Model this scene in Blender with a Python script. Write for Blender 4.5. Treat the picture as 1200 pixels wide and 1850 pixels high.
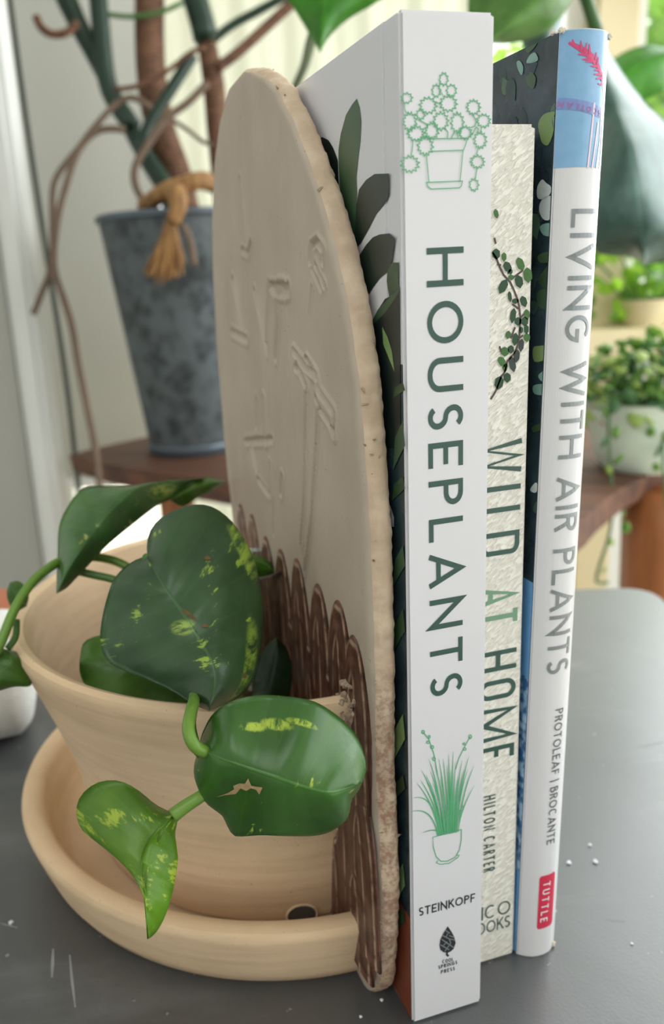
import bpy, bmesh, math, random
from mathutils import Vector, Matrix, noise
random.seed(7)
for o in list(bpy.data.objects): bpy.data.objects.remove(o)
SC = bpy.context.scene
COL = SC.collection
# ------------------------------------------------------------------ camera
IW, IH = 1200.0, 1850.0
CAM = Vector((-0.08059257, -0.17656206, 0.20843449))
RX = Vector((0.95411865, -0.29520203, -0.05013355))
UP = Vector((0.12663531, 0.24610268, 0.96093546))
FW = Vector((0.2713321, 0.92319512, -0.27219416))
FPX, PPX, PPY = 1515.5, 525.2, 930.1
cd = bpy.data.cameras.new('camera'); cam = bpy.data.objects.new('camera', cd); COL.objects.link(cam)
M = Matrix.Identity(4)
for i in range(3):
    M[i][0] = RX[i]; M[i][1] = UP[i]; M[i][2] = -FW[i]; M[i][3] = CAM[i]
cam.matrix_world = M
cd.sensor_fit = 'VERTICAL'; cd.sensor_height = 36.0; cd.lens = 36.0 * FPX / IH
cd.shift_x = (IW / 2 - PPX) / IH; cd.shift_y = (PPY - IH / 2) / IH
cd.clip_start = 0.01; cd.clip_end = 100
cd.dof.use_dof = True; cd.dof.focus_distance = 0.205; cd.dof.aperture_fstop = 13.0
SC.camera = cam
# ------------------------------------------------------------------ light
SC.view_settings.view_transform = 'Standard'; SC.view_settings.look = 'None'
SC.view_settings.gamma = 1.0; SC.view_settings.use_curve_mapping = False
SC.view_settings.exposure = 0.0
w = bpy.data.worlds.new('sky'); SC.world = w; w.use_nodes = True
wn = w.node_tree; wn.nodes.clear()
wo = wn.nodes.new('ShaderNodeOutputWorld'); wb = wn.nodes.new('ShaderNodeBackground')
wb.inputs['Color'].default_value = (0.95, 0.985, 1.0, 1); wb.inputs['Strength'].default_value = 3.2
wn.links.new(wb.outputs[0], wo.inputs[0])
def light(name, kind, energy, loc, direction, color=(1, 1, 1), **kw):
    l = bpy.data.lights.new(name, kind); l.energy = energy; l.color = color
    for k, v in kw.items(): setattr(l, k, v)
    o = bpy.data.objects.new(name, l); COL.objects.link(o); o.location = loc
    o.rotation_euler = Vector(direction).to_track_quat('-Z', 'Y').to_euler(); return o
light('sun', 'SUN', 3.0, (3, 5, 5), (-0.62, -0.35, -0.95), (1, .95, .85), angle=0.05)
light('front_fill_light', 'AREA', 5.8, (-0.55, -0.75, 1.15), (0.5, .85, -1.05), (.95, .98, 1), shape='RECTANGLE', size=0.9, size_y=0.9)  # soft fill added at front left, no window stands there
light('side_window_light', 'AREA', 21.0, (1.25, 0.5, 0.8), (-1.1, -.42, -.6), (.93, .98, 1), shape='RECTANGLE', size=1.3, size_y=1.3)
# ------------------------------------------------------------------ helpers
def ray(x, y): return FW + RX * ((x - PPX) / FPX) - UP * ((y - PPY) / FPX)
def atd(x, y, d): return CAM + ray(x, y) * d
def atz(x, y, z): r = ray(x, y); return CAM + r * ((z - CAM.z) / r.z)
def aty(x, y, Y): r = ray(x, y); return CAM + r * ((Y - CAM.y) / r.y)
def atx(x, y, X): r = ray(x, y); return CAM + r * ((X - CAM.x) / r.x)
def zs(L, ox, oy, s): return [(ox + a / s, oy + b / s) for a, b in L]
def wl(o):
    v = Vector(o.location)
    while o.parent: o = o.parent; v += Vector(o.location)
    return v
def tag(o, label=None, cat=None, group=None, kind=None):
    if label: o['label'] = label
    if cat: o['category'] = cat
    if group: o['group'] = group
    if kind: o['kind'] = kind
    return o
def thing(name, loc, label, cat, group=None):
    o = bpy.data.objects.new(name, None); COL.objects.link(o); o.location = loc; o.empty_display_size = .02
    return tag(o, label, cat, group)
def link(name, me, parent=None, smooth=False):
    o = bpy.data.objects.new(name, me); COL.objects.link(o)
    if parent is not None:
        o.parent = parent; o.location = -wl(parent)
    if smooth:
        for p in me.polygons: p.use_smooth = True
    return o
def obj(name, V, F, mat, parent=None, smooth=False, uv=None, label=None):
    me = bpy.data.meshes.new(name); me.from_pydata([tuple(v) for v in V], [], F); me.update()
    me.materials.append(mat)
    if uv:
        l = me.uv_layers.new(name='UVMap')
        for lp in me.loops: l.data[lp.index].uv = uv[lp.vertex_index]
    o = link(name, me, parent, smooth)
    if label: o['label'] = label
    return o
def from_bm(name, bm, mat, parent=None, smooth=False, label=None):
    me = bpy.data.meshes.new(name); bmesh.ops.recalc_face_normals(bm, faces=bm.faces); bm.to_mesh(me); bm.free()
    me.materials.append(mat); o = link(name, me, parent, smooth)
    if label: o['label'] = label
    return o
def rbox(name, x0, x1, y0, y1, z0, z1, bev, mat, parent=None, seg=2, label=None, tf=None):
    bm = bmesh.new(); bmesh.ops.create_cube(bm, size=1)
    for v in bm.verts:
        v.co = Vector((x0 if v.co.x < 0 else x1, y0 if v.co.y < 0 else y1, z0 if v.co.z < 0 else z1))
    if bev: bmesh.ops.bevel(bm, geom=list(bm.edges), offset=bev, segments=seg, affect='EDGES')
    if tf:
        for v in bm.verts: v.co = tf(v.co)
    return from_bm(name, bm, mat, parent, False, label)
def sample(path, n):
    P = [Vector(p) for p in path]; L = [0]
    for a, b in zip(P, P[1:]): L.append(L[-1] + (b - a).length)
    out = []; k = 0
    for i in range(n):
        t = L[-1] * i / (n - 1)
        while k < len(P) - 2 and L[k + 1] < t: k += 1
        d = L[k + 1] - L[k]; out.append(P[k].lerp(P[k + 1], (t - L[k]) / d if d else 0))
    return out
def spline(path, n):
    P = [Vector(p) for p in path]
    if len(P) < 3: return sample(P, n)
    out = []
    Q = [P[0] * 2 - P[1]] + P + [P[-1] * 2 - P[-2]]
    for i in range(1, len(Q) - 2):
        for j in range(8):
            t = j / 8; a, b, c, d = Q[i - 1], Q[i], Q[i + 1], Q[i + 2]
            out.append(.5 * ((2 * b) + (c - a) * t + (2 * a - 5 * b + 4 * c - d) * t * t + (3 * b - a - 3 * c + d) * t ** 3))
    out.append(P[-1]); return sample(out, n)
def tube_vf(path, rad, seg=8, V=None, F=None):
    V = [] if V is None else V; F = [] if F is None else F
    n = len(path); base = len(V); up = Vector((0.13, 0.31, 0.94)); prev = None
    for i, p in enumerate(path):
        t = (path[min(i + 1, n - 1)] - path[max(i - 1, 0)]).normalized()
        a = (prev - t * prev.dot(t)) if prev else t.cross(up if abs(t.dot(up)) < .95 else Vector((1, 0, 0)))
        a.normalize(); prev = a; b = t.cross(a)
        r = rad(i / (n - 1)) if callable(rad) else rad
        for k in range(seg):
            th = 2 * math.pi * k / seg; V.append(p + (a * math.cos(th) + b * math.sin(th)) * r)
    for i in range(n - 1):
        for k in range(seg):
            A = base + i * seg; F.append((A + k, A + (k + 1) % seg, A + seg + (k + 1) % seg, A + seg + k))
    F.append(tuple(base + k for k in range(seg))[::-1]); F.append(tuple(base + (n - 1) * seg + k for k in range(seg)))
    return V, F
def tube(name, path, rad, mat, parent=None, seg=8, n=None, label=None):
    P = spline(path, n or max(6, 4 * len(path))); V, F = tube_vf(P, rad, seg)
    return obj(name, V, F, mat, parent, True, None, label)
def lathe(name, prof, c, mat, parent=None, a0=0, a1=2 * math.pi, n=48, cap=False, label=None, smooth=True, jit=0):
    full = abs(a1 - a0 - 2 * math.pi) < 1e-6; m = n if full else n + 1; V = []; F = []; k = len(prof)
    for i in range(m):
        a = a0 + (a1 - a0) * i / n
        for r, z in prof: V.append(Vector((c[0] + r * math.cos(a), c[1] + r * math.sin(a), c[2] + z)))
    for i in range(n):
        for j in range(k - 1):
            A = i * k + j; B = ((i + 1) % m) * k + j; F.append((A, B, B + 1, A + 1))
    if cap and not full: F.append(tuple(range(k))); F.append(tuple((m - 1) * k + j for j in range(k))[::-1])
    o = obj(name, V, F, mat, parent, smooth, None, label)
    if smooth: edge_split(o)
    return o
def edge_split(o, ang=40):
    m = o.modifiers.new('split', 'EDGE_SPLIT'); m.split_angle = math.radians(ang)
# ---- flat lettering: a single-stroke alphabet turned into ribbons
def arc(cx, cy, rx, ry, a0, a1, n=12):
    return [(cx + rx * math.cos(math.radians(a0 + (a1 - a0) * i / n)), cy + ry * math.sin(math.radians(a0 + (a1 - a0) * i / n))) for i in range(n + 1)]
GW = dict(H=.8, O=.9, U=.75, S=.53, E=.58, P=.6, L=.55, A=.84, N=.76, T=.64, W=1.15, I=.14, D=.75, M=.95, V=.82, G=.85, R=.62, C=.8, K=.66, F=.54, B=.62)
GW['|'] = .12; GW[' '] = .3
def glyph(c, w, s):
    h = s / 2; l, r, b, t = h, w - h, h, 1 - h; m = w / 2
    if c == 'H': return [[(l, 0), (l, 1)], [(r, 0), (r, 1)], [(l, .5), (r, .5)]]
    if c == 'O': return [arc(m, .5, m - h, .5 - h, 0, 360, 28)]
    if c == 'U': return [[(l, 1)] + arc(m, m * .9, m - h, m * .9 - h, 180, 360, 14) + [(r, 1)]]
    if c == 'S': return [arc(m, .73, m - h, .27 - h, 35, 180, 9) + arc(m, .73, m - h, .23, 200, 270, 4) + arc(m, .27, m - h, .23, 90, -20, 6)[1:] + arc(m, .27, m - h, .27 - h, -30, -150, 8)]
    if c == 'E': return [[(r + h, t), (l, t), (l, b), (r + h, b)], [(l, .5), (r, .5)]]
    if c == 'F': return [[(r + h, t), (l, t), (l, 0)], [(l, .48), (r, .48)]]
    if c == 'P': return [[(l, 0), (l, t)] + [(m, t)] + arc(m, .72, r - m, .28 - h, 90, -90, 10) + [(l + h * .98, .44 + h)]]
    if c == 'R': return [[(l, 0), (l, t)] + [(m, t)] + arc(m, .74, r - m, .26 - h, 90, -90, 10) + [(l + h * .98, .48 + h)], [(m, .48 + h), (r, 0)]]
    if c == 'B': return [[(l, 0), (l, t), (m, t)] + arc(m, .76, r - m - h, .24 - h, 90, -90, 8) + [(l + h * .98, .52 + h)], [(m, .52 + h)] + arc(m, .27 + h / 2, r - m, .25, 90, -90, 8) + [(l + h * .98, b)]]
    if c == 'L': return [[(l, 1), (l, b), (r + h, b)]]
    if c == 'A': return [[(h * .8, 0), (m, 1 - h), (w - h * .8, 0)], [(w * .22, .27), (w * .78, .27)]]
    if c == 'N': return [[(l, 0), (l, 1 - h), (r, h), (r, 1)]]
    if c == 'T': return [[(0, t), (w, t)], [(m, 0), (m, t)]]
    if c == 'I' or c == '|': return [[(m, 0 if c == 'I' else -.15), (m, 1 if c == 'I' else 1.12)]]
    if c == 'W': return [[(h, 1), (w * .27, h), (m, 1 - h), (w * .73, h), (w - h, 1)]]
    if c == 'M': return [[(l, 0), (l * 1.6, 1 - h), (m, h * 2), (w - l * 1.6, 1 - h), (r, 0)]]
    if c == 'V': return [[(h, 1), (m, h), (w - h, 1)]]
    if c == 'D': return [[(l, b), (l, t), (w * .35, t)] + arc(w * .35, .5, r - w * .35, .5 - h, 90, -90, 14) + [(l, b)]]
    if c == 'G': return [arc(m, .5, m - h, .5 - h, 50, 330, 18) + [(r, .46), (m, .46)]]
    if c == 'C': return [arc(m, .5, m - h, .5 - h, 50, 310, 18)]
    if c == 'K': return [[(l, 0), (l, 1)], [(r, 1), (l, .4)], [(w * .4, .58), (w, 0)]]
    return []
def ribbon(path, wd, V, F, closed=False, taper=None):
    P = [Vector((p[0], p[1])) for p in path]; n = len(P); b = len(V)
    if n > 2 and (P[0] - P[-1]).length < 1e-7: closed = True; P.pop(); n -= 1
    for i in range(n):
        if closed: a, c = P[i - 1], P[(i + 1) % n]
        else: a, c = P[max(i - 1, 0)], P[min(i + 1, n - 1)]
        d1 = (P[i] - a); d2 = (c - P[i])
        if d1.length < 1e-9: d1 = d2
        if d2.length < 1e-9: d2 = d1
        d1 = d1.normalized(); d2 = d2.normalized(); n1 = Vector((-d1.y, d1.x)); n2 = Vector((-d2.y, d2.x))
        m = n1 + n2; q = max(m.length_squared, .35); m = m * (2 / q) if m.length > 1e-6 else n1
        h = wd / 2 * (taper(i / (n - 1)) if taper else 1)
        V.append(P[i] + m * h); V.append(P[i] - m * h)
    for i in range(n if closed else n - 1):
        A = b + 2 * i; B = b + 2 * ((i + 1) % n); F.append((A, A + 1, B + 1, B))
def split_long(path, mx):
    out = [Vector(path[0])]
    for p in path[1:]:
        p = Vector(p); k = max(1, int((p - out[-1]).length / mx)); a = out[-1].copy()
        for i in range(1, k + 1): out.append(a.lerp(p, i / k))
    return out
LAY = .000012
def text2d(s, length, cap, stroke, ws=1.0, space=.28, cuts=False):
    ws0 = [GW[c] * ws if c not in 'I|' else stroke * 1.05 for c in s]
    tot = sum(ws0) + space * (len(s) - 1); k = length / (tot * cap)
    V = []; F = []; u = 0
    for c, wd in zip(s, ws0):
        for gi, p in enumerate(glyph(c, wd, stroke)):
            q = [(u + a, b) for a, b in p]
            if cuts: q = split_long(q, .15)
            nv = len(V); ribbon(q, stroke, V, F); V[nv:] = [(v[0], v[1], gi) for v in V[nv:]]
        u += wd + space
    return [Vector((v[0] * cap * k, v[1] * cap, v[2] * LAY)) for v in V], F
def text(name, s, p0, p1, cap, stroke, mapf, mat, parent, ws=1.0, space=.28, label=None, flip=1, cuts=False):
    p0 = Vector(p0); p1 = Vector(p1); d = (p1 - p0); L = d.length; d.normalize(); nrm = Vector((-d.y, d.x)) * flip
    V, F = text2d(s, L, cap, stroke, ws, space, cuts)
    return obj(name, [mapf(p0.x + d.x * v.x + nrm.x * v.y, p0.y + d.y * v.x + nrm.y * v.y) - Vector((0, v.z, 0)) for v in V], F, mat, parent, label=label)
def poly(name, pts, mapf, mat, parent, label=None):
    return obj(name, [mapf(a, b) for a, b in pts], [tuple(range(len(pts)))], mat, parent, label=label)
# ------------------------------------------------------------------ materials
def lin(c): return tuple((x / 255 / 12.92 if x / 255 <= .04045 else ((x / 255 + .055) / 1.055) ** 2.4) for x in c) + (1,)
class NT:
    def __init__(s, name):
        s.m = bpy.data.materials.new(name); s.m.use_nodes = True; s.t = s.m.node_tree; s.b = s.t.nodes['Principled BSDF']; s.out = s.t.nodes['Material Output']
    def n(s, typ, **kw):
        x = s.t.nodes.new('ShaderNode' + typ)
        for k, v in kw.items():
            if k in x.inputs.keys():
                if hasattr(v, 'is_linked') or isinstance(v, bpy.types.NodeSocket): s.t.links.new(v, x.inputs[k])
                else: x.inputs[k].default_value = v
            else: setattr(x, k, v)
        return x
    def l(s, a, b): s.t.links.new(a, b)
    def math(s, op, a, b=None, clamp=False):
        x = s.t.nodes.new('ShaderNodeMath'); x.operation = op; x.use_clamp = clamp
        for i, v in enumerate((a, b)):
            if v is None: continue
            if isinstance(v, (int, float)): x.inputs[i].default_value = v
            else: s.l(v, x.inputs[i])
        return x.outputs[0]
    def mix(s, f, a, b, blend='MIX'):
        x = s.t.nodes.new('ShaderNodeMix'); x.data_type = 'RGBA'; x.blend_type = blend
        for k, v in ((0, f), (6, a), (7, b)):
            if isinstance(v, (int, float, tuple)): x.inputs[k].default_value = v
            else: s.l(v, x.inputs[k])
        return x.outputs[2]
    def ramp(s, f, a, b):
        x = s.t.nodes.new('ShaderNodeMapRange'); x.interpolation_type = 'SMOOTHSTEP'; s.l(f, x.inputs[0]); x.inputs[1].default_value = a; x.inputs[2].default_value = b
        return x.outputs[0]
    def pos(s, scale=(1, 1, 1), rot=(0, 0, 0), src='Object'):
        tc = s.n('TexCoord'); mr = s.n('Mapping'); s.l(tc.outputs[src], mr.inputs[0]); mr.inputs['Rotation'].default_value = rot
        mp = s.n('Mapping'); s.l(mr.outputs[0], mp.inputs[0]); mp.inputs['Scale'].default_value = scale
        return mp.outputs[0]
    def noise(s, vec, scale, detail=4, rough=.55):
        x = s.n('TexNoise'); s.l(vec, x.inputs['Vector']); x.inputs['Scale'].default_value = scale; x.inputs['Detail'].default_value = detail; x.inputs['Roughness'].default_value = rough
        return x.outputs[0]
    def bump(s, h, strength, dist):
        x = s.n('Bump'); s.l(h, x.inputs['Height']); x.inputs['Strength'].default_value = strength; x.inputs['Distance'].default_value = dist
        s.l(x.outputs[0], s.b.inputs['Normal']); return x
    def col(s, c): 
        if isinstance(c, tuple): s.b.inputs['Base Color'].default_value = c
        else: s.l(c, s.b.inputs['Base Color'])
    def set(s, **kw):
        for k, v in kw.items(): s.b.inputs[k.replace('_', ' ')].default_value = v
        return s
def plain(name, c, rough=.6, spec=.4, var=0.0, scale=60, bump=0, metallic=0):
    n = NT(name); c = lin(c)
    if var or bump:
        f = n.noise(n.pos(), scale)
        if var: n.col(n.mix(f, tuple(x * (1 - var) for x in c[:3]) + (1,), tuple(min(1, x * (1 + var)) for x in c[:3]) + (1,)))
        else: n.col(c)
        if bump: n.bump(f, .5, bump)
    else: n.col(c)
    n.set(Roughness=rough, Metallic=metallic); n.b.inputs['Specular IOR Level'].default_value = spec
    return n.m
def clay_mat(name, a, b, rings=True, bump=.0006, rough=.8):
    n = NT(name); p = n.pos()
    f = n.noise(p, 45, 6); g = n.noise(n.pos((20, 20, 260) if rings else (40, 60, 22)), 1.0, 4)
    c = n.mix(n.ramp(g, .3, .72), lin(a), lin(b)); c = n.mix(n.math('MULTIPLY', n.ramp(f, .35, .75), .3), c, lin(tuple(min(255, x + 16) for x in a)))
    sp = n.ramp(n.noise(p, 700, 2), .70, .76); c = n.mix(n.math('MULTIPLY', sp, .45), c, lin((112, 84, 64)))
    n.col(c); n.set(Roughness=rough); n.b.inputs['Specular IOR Level'].default_value = .25
    n.bump(n.math('ADD', n.math('MULTIPLY', g, .6), n.math('MULTIPLY', n.noise(p, 320, 3), .35)), .55, bump)
    return n.m
M_clay = clay_mat('clay_thrown', (230, 201, 166), (216, 187, 152))
M_plaque = clay_mat('clay_slab', (186, 171, 155), (177, 162, 145), False, .0003, .55)
def edge_mat():
    n = NT('clay_slab_edge'); p = n.pos()
    f = n.noise(p, 110, 6); z = n.n('SeparateXYZ'); n.l(p, z.inputs[0])
    c = n.mix(n.ramp(f, .35, .7), lin((192, 168, 144)), lin((212, 192, 168)))
    low = n.math('SUBTRACT', 1.0, n.ramp(n.math('ADD', z.outputs[2], n.math('MULTIPLY', n.noise(p, 60), .05)), .115, .15))
    c = n.mix(n.math('MULTIPLY', low, n.math('MULTIPLY', n.ramp(n.noise(p, 420, 6, .75), .4, .62), .8)), c, lin((148, 106, 90)))
    n.col(c); n.set(Roughness=.9); n.bump(n.noise(p, 330, 6, .6), .6, .0006); return n.m
M_edge = edge_mat()
def petal_mat():
    n = NT('brown_glazed_petal'); uv = n.n('UVMap').outputs[0]; s = n.n('SeparateXYZ'); n.l(uv, s.inputs[0])
    bands = n.math('SINE', n.math('MULTIPLY', s.outputs[1], 11.0)); f = n.ramp(bands, .72, 1.0)
    nz = n.noise(n.pos(), 240, 5)
    c = n.mix(n.ramp(nz, .3, .7), lin((66, 41, 35)), lin((104, 65, 55)))
    c = n.mix(n.math('MULTIPLY', f, n.ramp(nz, .3, .62)), c, lin((176, 146, 124)))
    n.col(c); n.set(Roughness=.35); n.bump(n.math('ADD', bands, n.math('MULTIPLY', nz, .3)), .5, .0004); return n.m
M_petal = petal_mat()
def paper(name, c, rough=.35, var=.02): return plain(name, c, rough, .4, var, 40)
M_cover1 = paper('white_book_cloth', (216, 215, 219), .3)
M_page = plain('page_edges', (226, 218, 200), .9, .1, .08, 300)
M_title = plain('title_green_ink', (52, 82, 74), .45)
M_green_line = plain('drawing_green_ink', (86, 168, 118), .5)
M_black = plain('black_ink', (44, 46, 50), .5)
M_grey_ink = plain('grey_ink', (128, 134, 136), .28, .6)
M_grey_ink2 = plain('dark_grey_ink', (96, 100, 102), .4)
M_sage = plain('sage_ink', (112, 150, 124), .5)
M_red = plain('red_ink', (206, 50, 78), .4, .4, .04)
M_white_ink = plain('white_ink', (236, 232, 234), .4)
def embossed():
    n = NT('cream_embossed_paper'); v = n.pos((420, 420, 1300), (0, .65, 0)); f = n.noise(v, 1.0, 2, .4); g = n.noise(n.pos((900, 900, 900)), 1.0, 3)
    h = n.math('ADD', n.ramp(f, .38, .62), n.math('MULTIPLY', g, .35))
    n.col(n.mix(n.ramp(f, .36, .6), lin((216, 212, 201)), lin((232, 229, 219)))); n.set(Roughness=.65); n.bump(h, .6, .0006); return n.m
M_cream = embossed()
M_jacket = paper('white_jacket', (214, 213, 215), .22)
def foliage_print(name, a, b, c2, sc=70):
    n = NT(name); p = n.pos(); f = n.noise(p, sc, 5); v = n.n('TexVoronoi'); n.l(n.pos((1, 1, .6)), v.inputs['Vector']); v.inputs['Scale'].default_value = sc * 1.6
    c = n.mix(n.ramp(f, .35, .7), lin(a), lin(b)); c = n.mix(n.math('MULTIPLY', n.ramp(n.noise(p, sc * .6, 3), .58, .7), .6), c, lin(c2)); n.col(c); n.set(Roughness=.25); return n.m
MLP = [plain('muted_leaf_print_%d' % i, c, .3, .4, .3, 200) for i, c in enumerate([(58, 84, 76), (44, 66, 66), (74, 104, 84), (40, 58, 70)])]
M_dark_print = foliage_print('dark_foliage_print', (30, 44, 52), (50, 70, 78), (66, 94, 88))
M_leaf_print = [plain('leaf_print_%d' % i, c, .3, .4, .25, 90) for i, c in enumerate([(88, 118, 84), (34, 48, 40), (62, 88, 62), (52, 76, 48), (24, 36, 34), (126, 152, 96), (122, 160, 150), (196, 204, 204)])]
def blue_print(name, a, b, yarn):
    n = NT(name); p = n.pos()
    if yarn:
        f = n.noise(n.pos((1, 1, 1)), 260, 2); wv = n.ramp(f, .4, .62); n.col(n.mix(wv, lin((58, 108, 158)), lin((170, 204, 232)))); n.bump(f, .4, .0004)
    else: n.col(n.mix(n.noise(p, 300, 4), lin(a), lin(b)))
    n.set(Roughness=.25); return n.m
M_denim = blue_print('denim_print', (112, 158, 198), (140, 182, 216), False)
M_blue = blue_print('blue_print', (104, 160, 212), (114, 170, 220), False)
M_yarn = blue_print('yarn_print', 0, 0, True)
M_pink = plain('pink_print', (206, 78, 124), .3, .4, .2, 500)
M_palepink = plain('pale_print', (226, 200, 214), .3)
M_purple = plain('purple_print', (122, 144, 196), .3)
M_brown_print = plain('terracotta_print', (128, 66, 44), .35, .4, .3, 60)
M_paperfray = plain('frayed_paper', (214, 204, 184), .9, .1, .2, 900)
M_ivy = [plain('ivy_print_%d' % i, c, .6, .3, .2, 500) for i, c in enumerate([(46, 74, 52), (70, 106, 58), (58, 66, 62)])]
M_ivystem = plain('ivy_stem_print', (78, 62, 58), .6)
M_ivyshadow = plain('ivy_shadow_print', (188, 184, 174), .7)
def leaf_mat(name, dark, light, vari, amt, patches=(), rough=.3, trans=.25, vein=.5, spec=.5, vs=1.0):
    n = NT(name); uv = n.n('UVMap').outputs[0]; s = n.n('SeparateXYZ'); n.l(uv, s.inputs[0]); u, v = s.outputs[0], s.outputs[1]
    t = n.math('MULTIPLY', n.math('ABSOLUTE', n.math('SUBTRACT', v, .5)), 2.0)
    p = n.pos()
    c = n.mix(n.ramp(n.noise(p, 60 * vs, 4), .3, .7), lin(dark), lin(light))
    vw = n.math('SINE', n.math('MULTIPLY', n.math('SUBTRACT', u, n.math('MULTIPLY', t, .08)), 62.0)); vl = n.ramp(vw, .9, 1.0)
    c = n.mix(n.math('MULTIPLY', vl, .10 * vein), c, lin(tuple(min(255, int(x * 1.35)) for x in light)))
    # streaky variegation running out along the side veins
    mp = n.n('Mapping'); n.l(uv, mp.inputs[0]); mp.inputs['Scale'].default_value = (26 * vs, 7 * vs, 1); st = n.noise(mp.outputs[0], 1.0, 6, .7)
    mp2 = n.n('Mapping'); n.l(uv, mp2.inputs[0]); mp2.inputs['Scale'].default_value = (3.2, 3.2, 1); bg = n.noise(mp2.outputs[0], 1.0, 2)
    mk = n.ramp(n.math('ADD', n.math('MULTIPLY', st, .6), n.math('MULTIPLY', bg, .55)), .74 - amt * .2, .80 - amt * .2)
    for (pu, pv, ru, rv, k) in patches:
        d = n.math('ADD', n.math('POWER', n.math('DIVIDE', n.math('ABSOLUTE', n.math('SUBTRACT', u, pu)), ru), 2.0), n.math('POWER', n.math('DIVIDE', n.math('ABSOLUTE', n.math('SUBTRACT', v, pv)), rv), 2.0))
        g = n.math('SUBTRACT', 1.0, n.ramp(n.math('ADD', d, n.math('MULTIPLY', n.math('SUBTRACT', st, .5), 3.0)), .5, 1.3))
        mk = n.math('MAXIMUM', mk, n.math('MULTIPLY', n.math('MULTIPLY', g, k), n.ramp(st, .40, .58)))
    c = n.mix(n.math('MULTIPLY', mk, .85), c, lin(vari))
    mid = n.math('SUBTRACT', 1.0, n.ramp(t, .008, .03)); c = n.mix(n.math('MULTIPLY', mid, .3 * vein), c, lin(tuple(min(255, int(x * 1.5 + 12)) for x in light)))
    n.col(c); n.set(Roughness=rough); n.b.inputs['Specular IOR Level'].default_value = spec
    hb = n.math('ADD', n.math('MULTIPLY', n.math('SUBTRACT', n.math('MULTIPLY', vw, .25), n.math('MULTIPLY', mid, 1.0)), 1.0), n.math('MULTIPLY', n.noise(p, 240, 3), .6))
    n.bump(hb, .35, .0005)
    tr = n.n('BsdfTranslucent'); n.l(n.mix(.5, c, lin((150, 200, 40)), 'MIX'), tr.inputs[0])
    mx = n.n('MixShader'); mx.inputs[0].default_value = trans; n.l(n.b.outputs[0], mx.inputs[1]); n.l(tr.outputs[0], mx.inputs[2]); n.l(mx.outputs[0], n.out.inputs[0])
    return n.m
def table_mat():
    n = NT('dark_painted_tabletop'); p = n.pos()
    f = n.noise(n.pos((14, 3, 1), (0, 0, -.34)), 3.0, 6, .65); sm = n.noise(n.pos((9, 26, 1), (0, 0, .25)), 1.0, 5, .6)
    c = n.mix(f, lin((56, 58, 60)), lin((78, 80, 82)))
    c = n.mix(n.math('MULTIPLY', n.ramp(sm, .52, .75), .3), c, lin((150, 154, 156)))
    c = n.mix(n.math('MULTIPLY', n.ramp(n.noise(p, 260, 2), .72, .76), .6), c, lin((168, 170, 172)))
    n.col(c); n.l(n.math('ADD', .36, n.math('MULTIPLY', n.noise(p, 16, 4), .16)), n.b.inputs['Roughness'])
    n.bump(n.math('ADD', n.noise(p, 900, 3), n.math('MULTIPLY', f, 1.5)), .25, .0004); n.b.inputs['Specular IOR Level'].default_value = .5; n.b.inputs['Coat Weight'].default_value = 1.0; n.b.inputs['Coat Roughness'].default_value = .32; n.b.inputs['Coat IOR'].default_value = 1.6; return n.m
M_table = table_mat()
def wood_mat(name, a, b, sc=(4, 60, 60), rough=.5, rot=(0, 0, .6)):
    n = NT(name); f = n.noise(n.pos(sc, rot), 1.0, 6, .6); n.col(n.mix(n.ramp(f, .3, .7), lin(a), lin(b))); n.set(Roughness=rough); n.bump(f, .4, .002); return n.m
M_plank = wood_mat('walnut_plank', (66, 40, 30), (112, 72, 50), rough=.55)
M_plank_edge = wood_mat('plank_sawn_edge', (92, 62, 50), (150, 112, 92), rough=.6)
M_leg = wood_mat('orange_wood', (150, 90, 50), (190, 122, 74), (60, 60, 6), .45)
M_floor = wood_mat('pale_floorboards', (178, 166, 146), (206, 196, 178), (3, 40, 1), .5)
def galv():
    n = NT('galvanised_steel'); v = n.n('TexVoronoi'); n.l(n.pos(), v.inputs['Vector']); v.inputs['Scale'].default_value = 50
    f = n.noise(n.pos((1, 1, .7)), 34, 6, .7); n.col(n.mix(n.ramp(n.math('ADD', n.math('MULTIPLY', f, .8), n.math('MULTIPLY', v.outputs[0], .2)), .33, .6), lin((46, 52, 54)), lin((94, 102, 105))))
    n.set(Roughness=.6, Metallic=.2); return n.m
M_galv = galv()
M_galv_rim = plain('galvanised_rim', (96, 106, 116), .4, .5, .1, 50, 0, .5)
M_bark = wood_mat('bark', (74, 50, 36), (124, 86, 62), (60, 60, 220), .8, (0, 0, 0))
M_petiole = plain('petiole_green', (24, 50, 36), .4, .5, .25, 20)
M_petiole2 = plain('petiole_light_green', (70, 108, 56), .4, .5, .25, 20)
M_root = plain('aerial_root', (112, 95, 82), .8, .2, .25, 60)
M_raffia = wood_mat('raffia', (118, 84, 50), (178, 134, 84), (120, 120, 10), .8, (0, 0, 0))
M_wall = plain('white_wall_paint', (218, 219, 216), .8, .2, .02, 3)
M_wallgrey = plain('grey_white_door_paint', (168, 168, 161), .6, .3, .02, 3)
M_blind = plain('roller_blind_fabric', (220, 221, 212), .85, .2, .02, 30)
M_frame = plain('white_window_frame', (238, 238, 232), .5, .4)
M_sill = plain('cream_sill', (214, 200, 162), .6, .3, .03, 10)
M_cord = plain('dark_cord', (66, 70, 65), .7)
M_bowl = plain('celadon_bowl', (226, 240, 224), .3, .5, .05, 20)
M_roll = plain('white_felt', (222, 222, 218), .95, .1, .05, 200, .002)
M_peach = plain('peach_clay', (214, 156, 128), .8, .2, .08, 40)
M_grass = plain('pale_patio', (226, 220, 198), .9, .1, .06, 4)
M_stem = plain('pothos_stem', (104, 142, 52), .4, .5, .2, 60)
M_stemdark = plain('pothos_stem_dark', (70, 112, 44), .4, .5, .2, 60)
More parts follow.
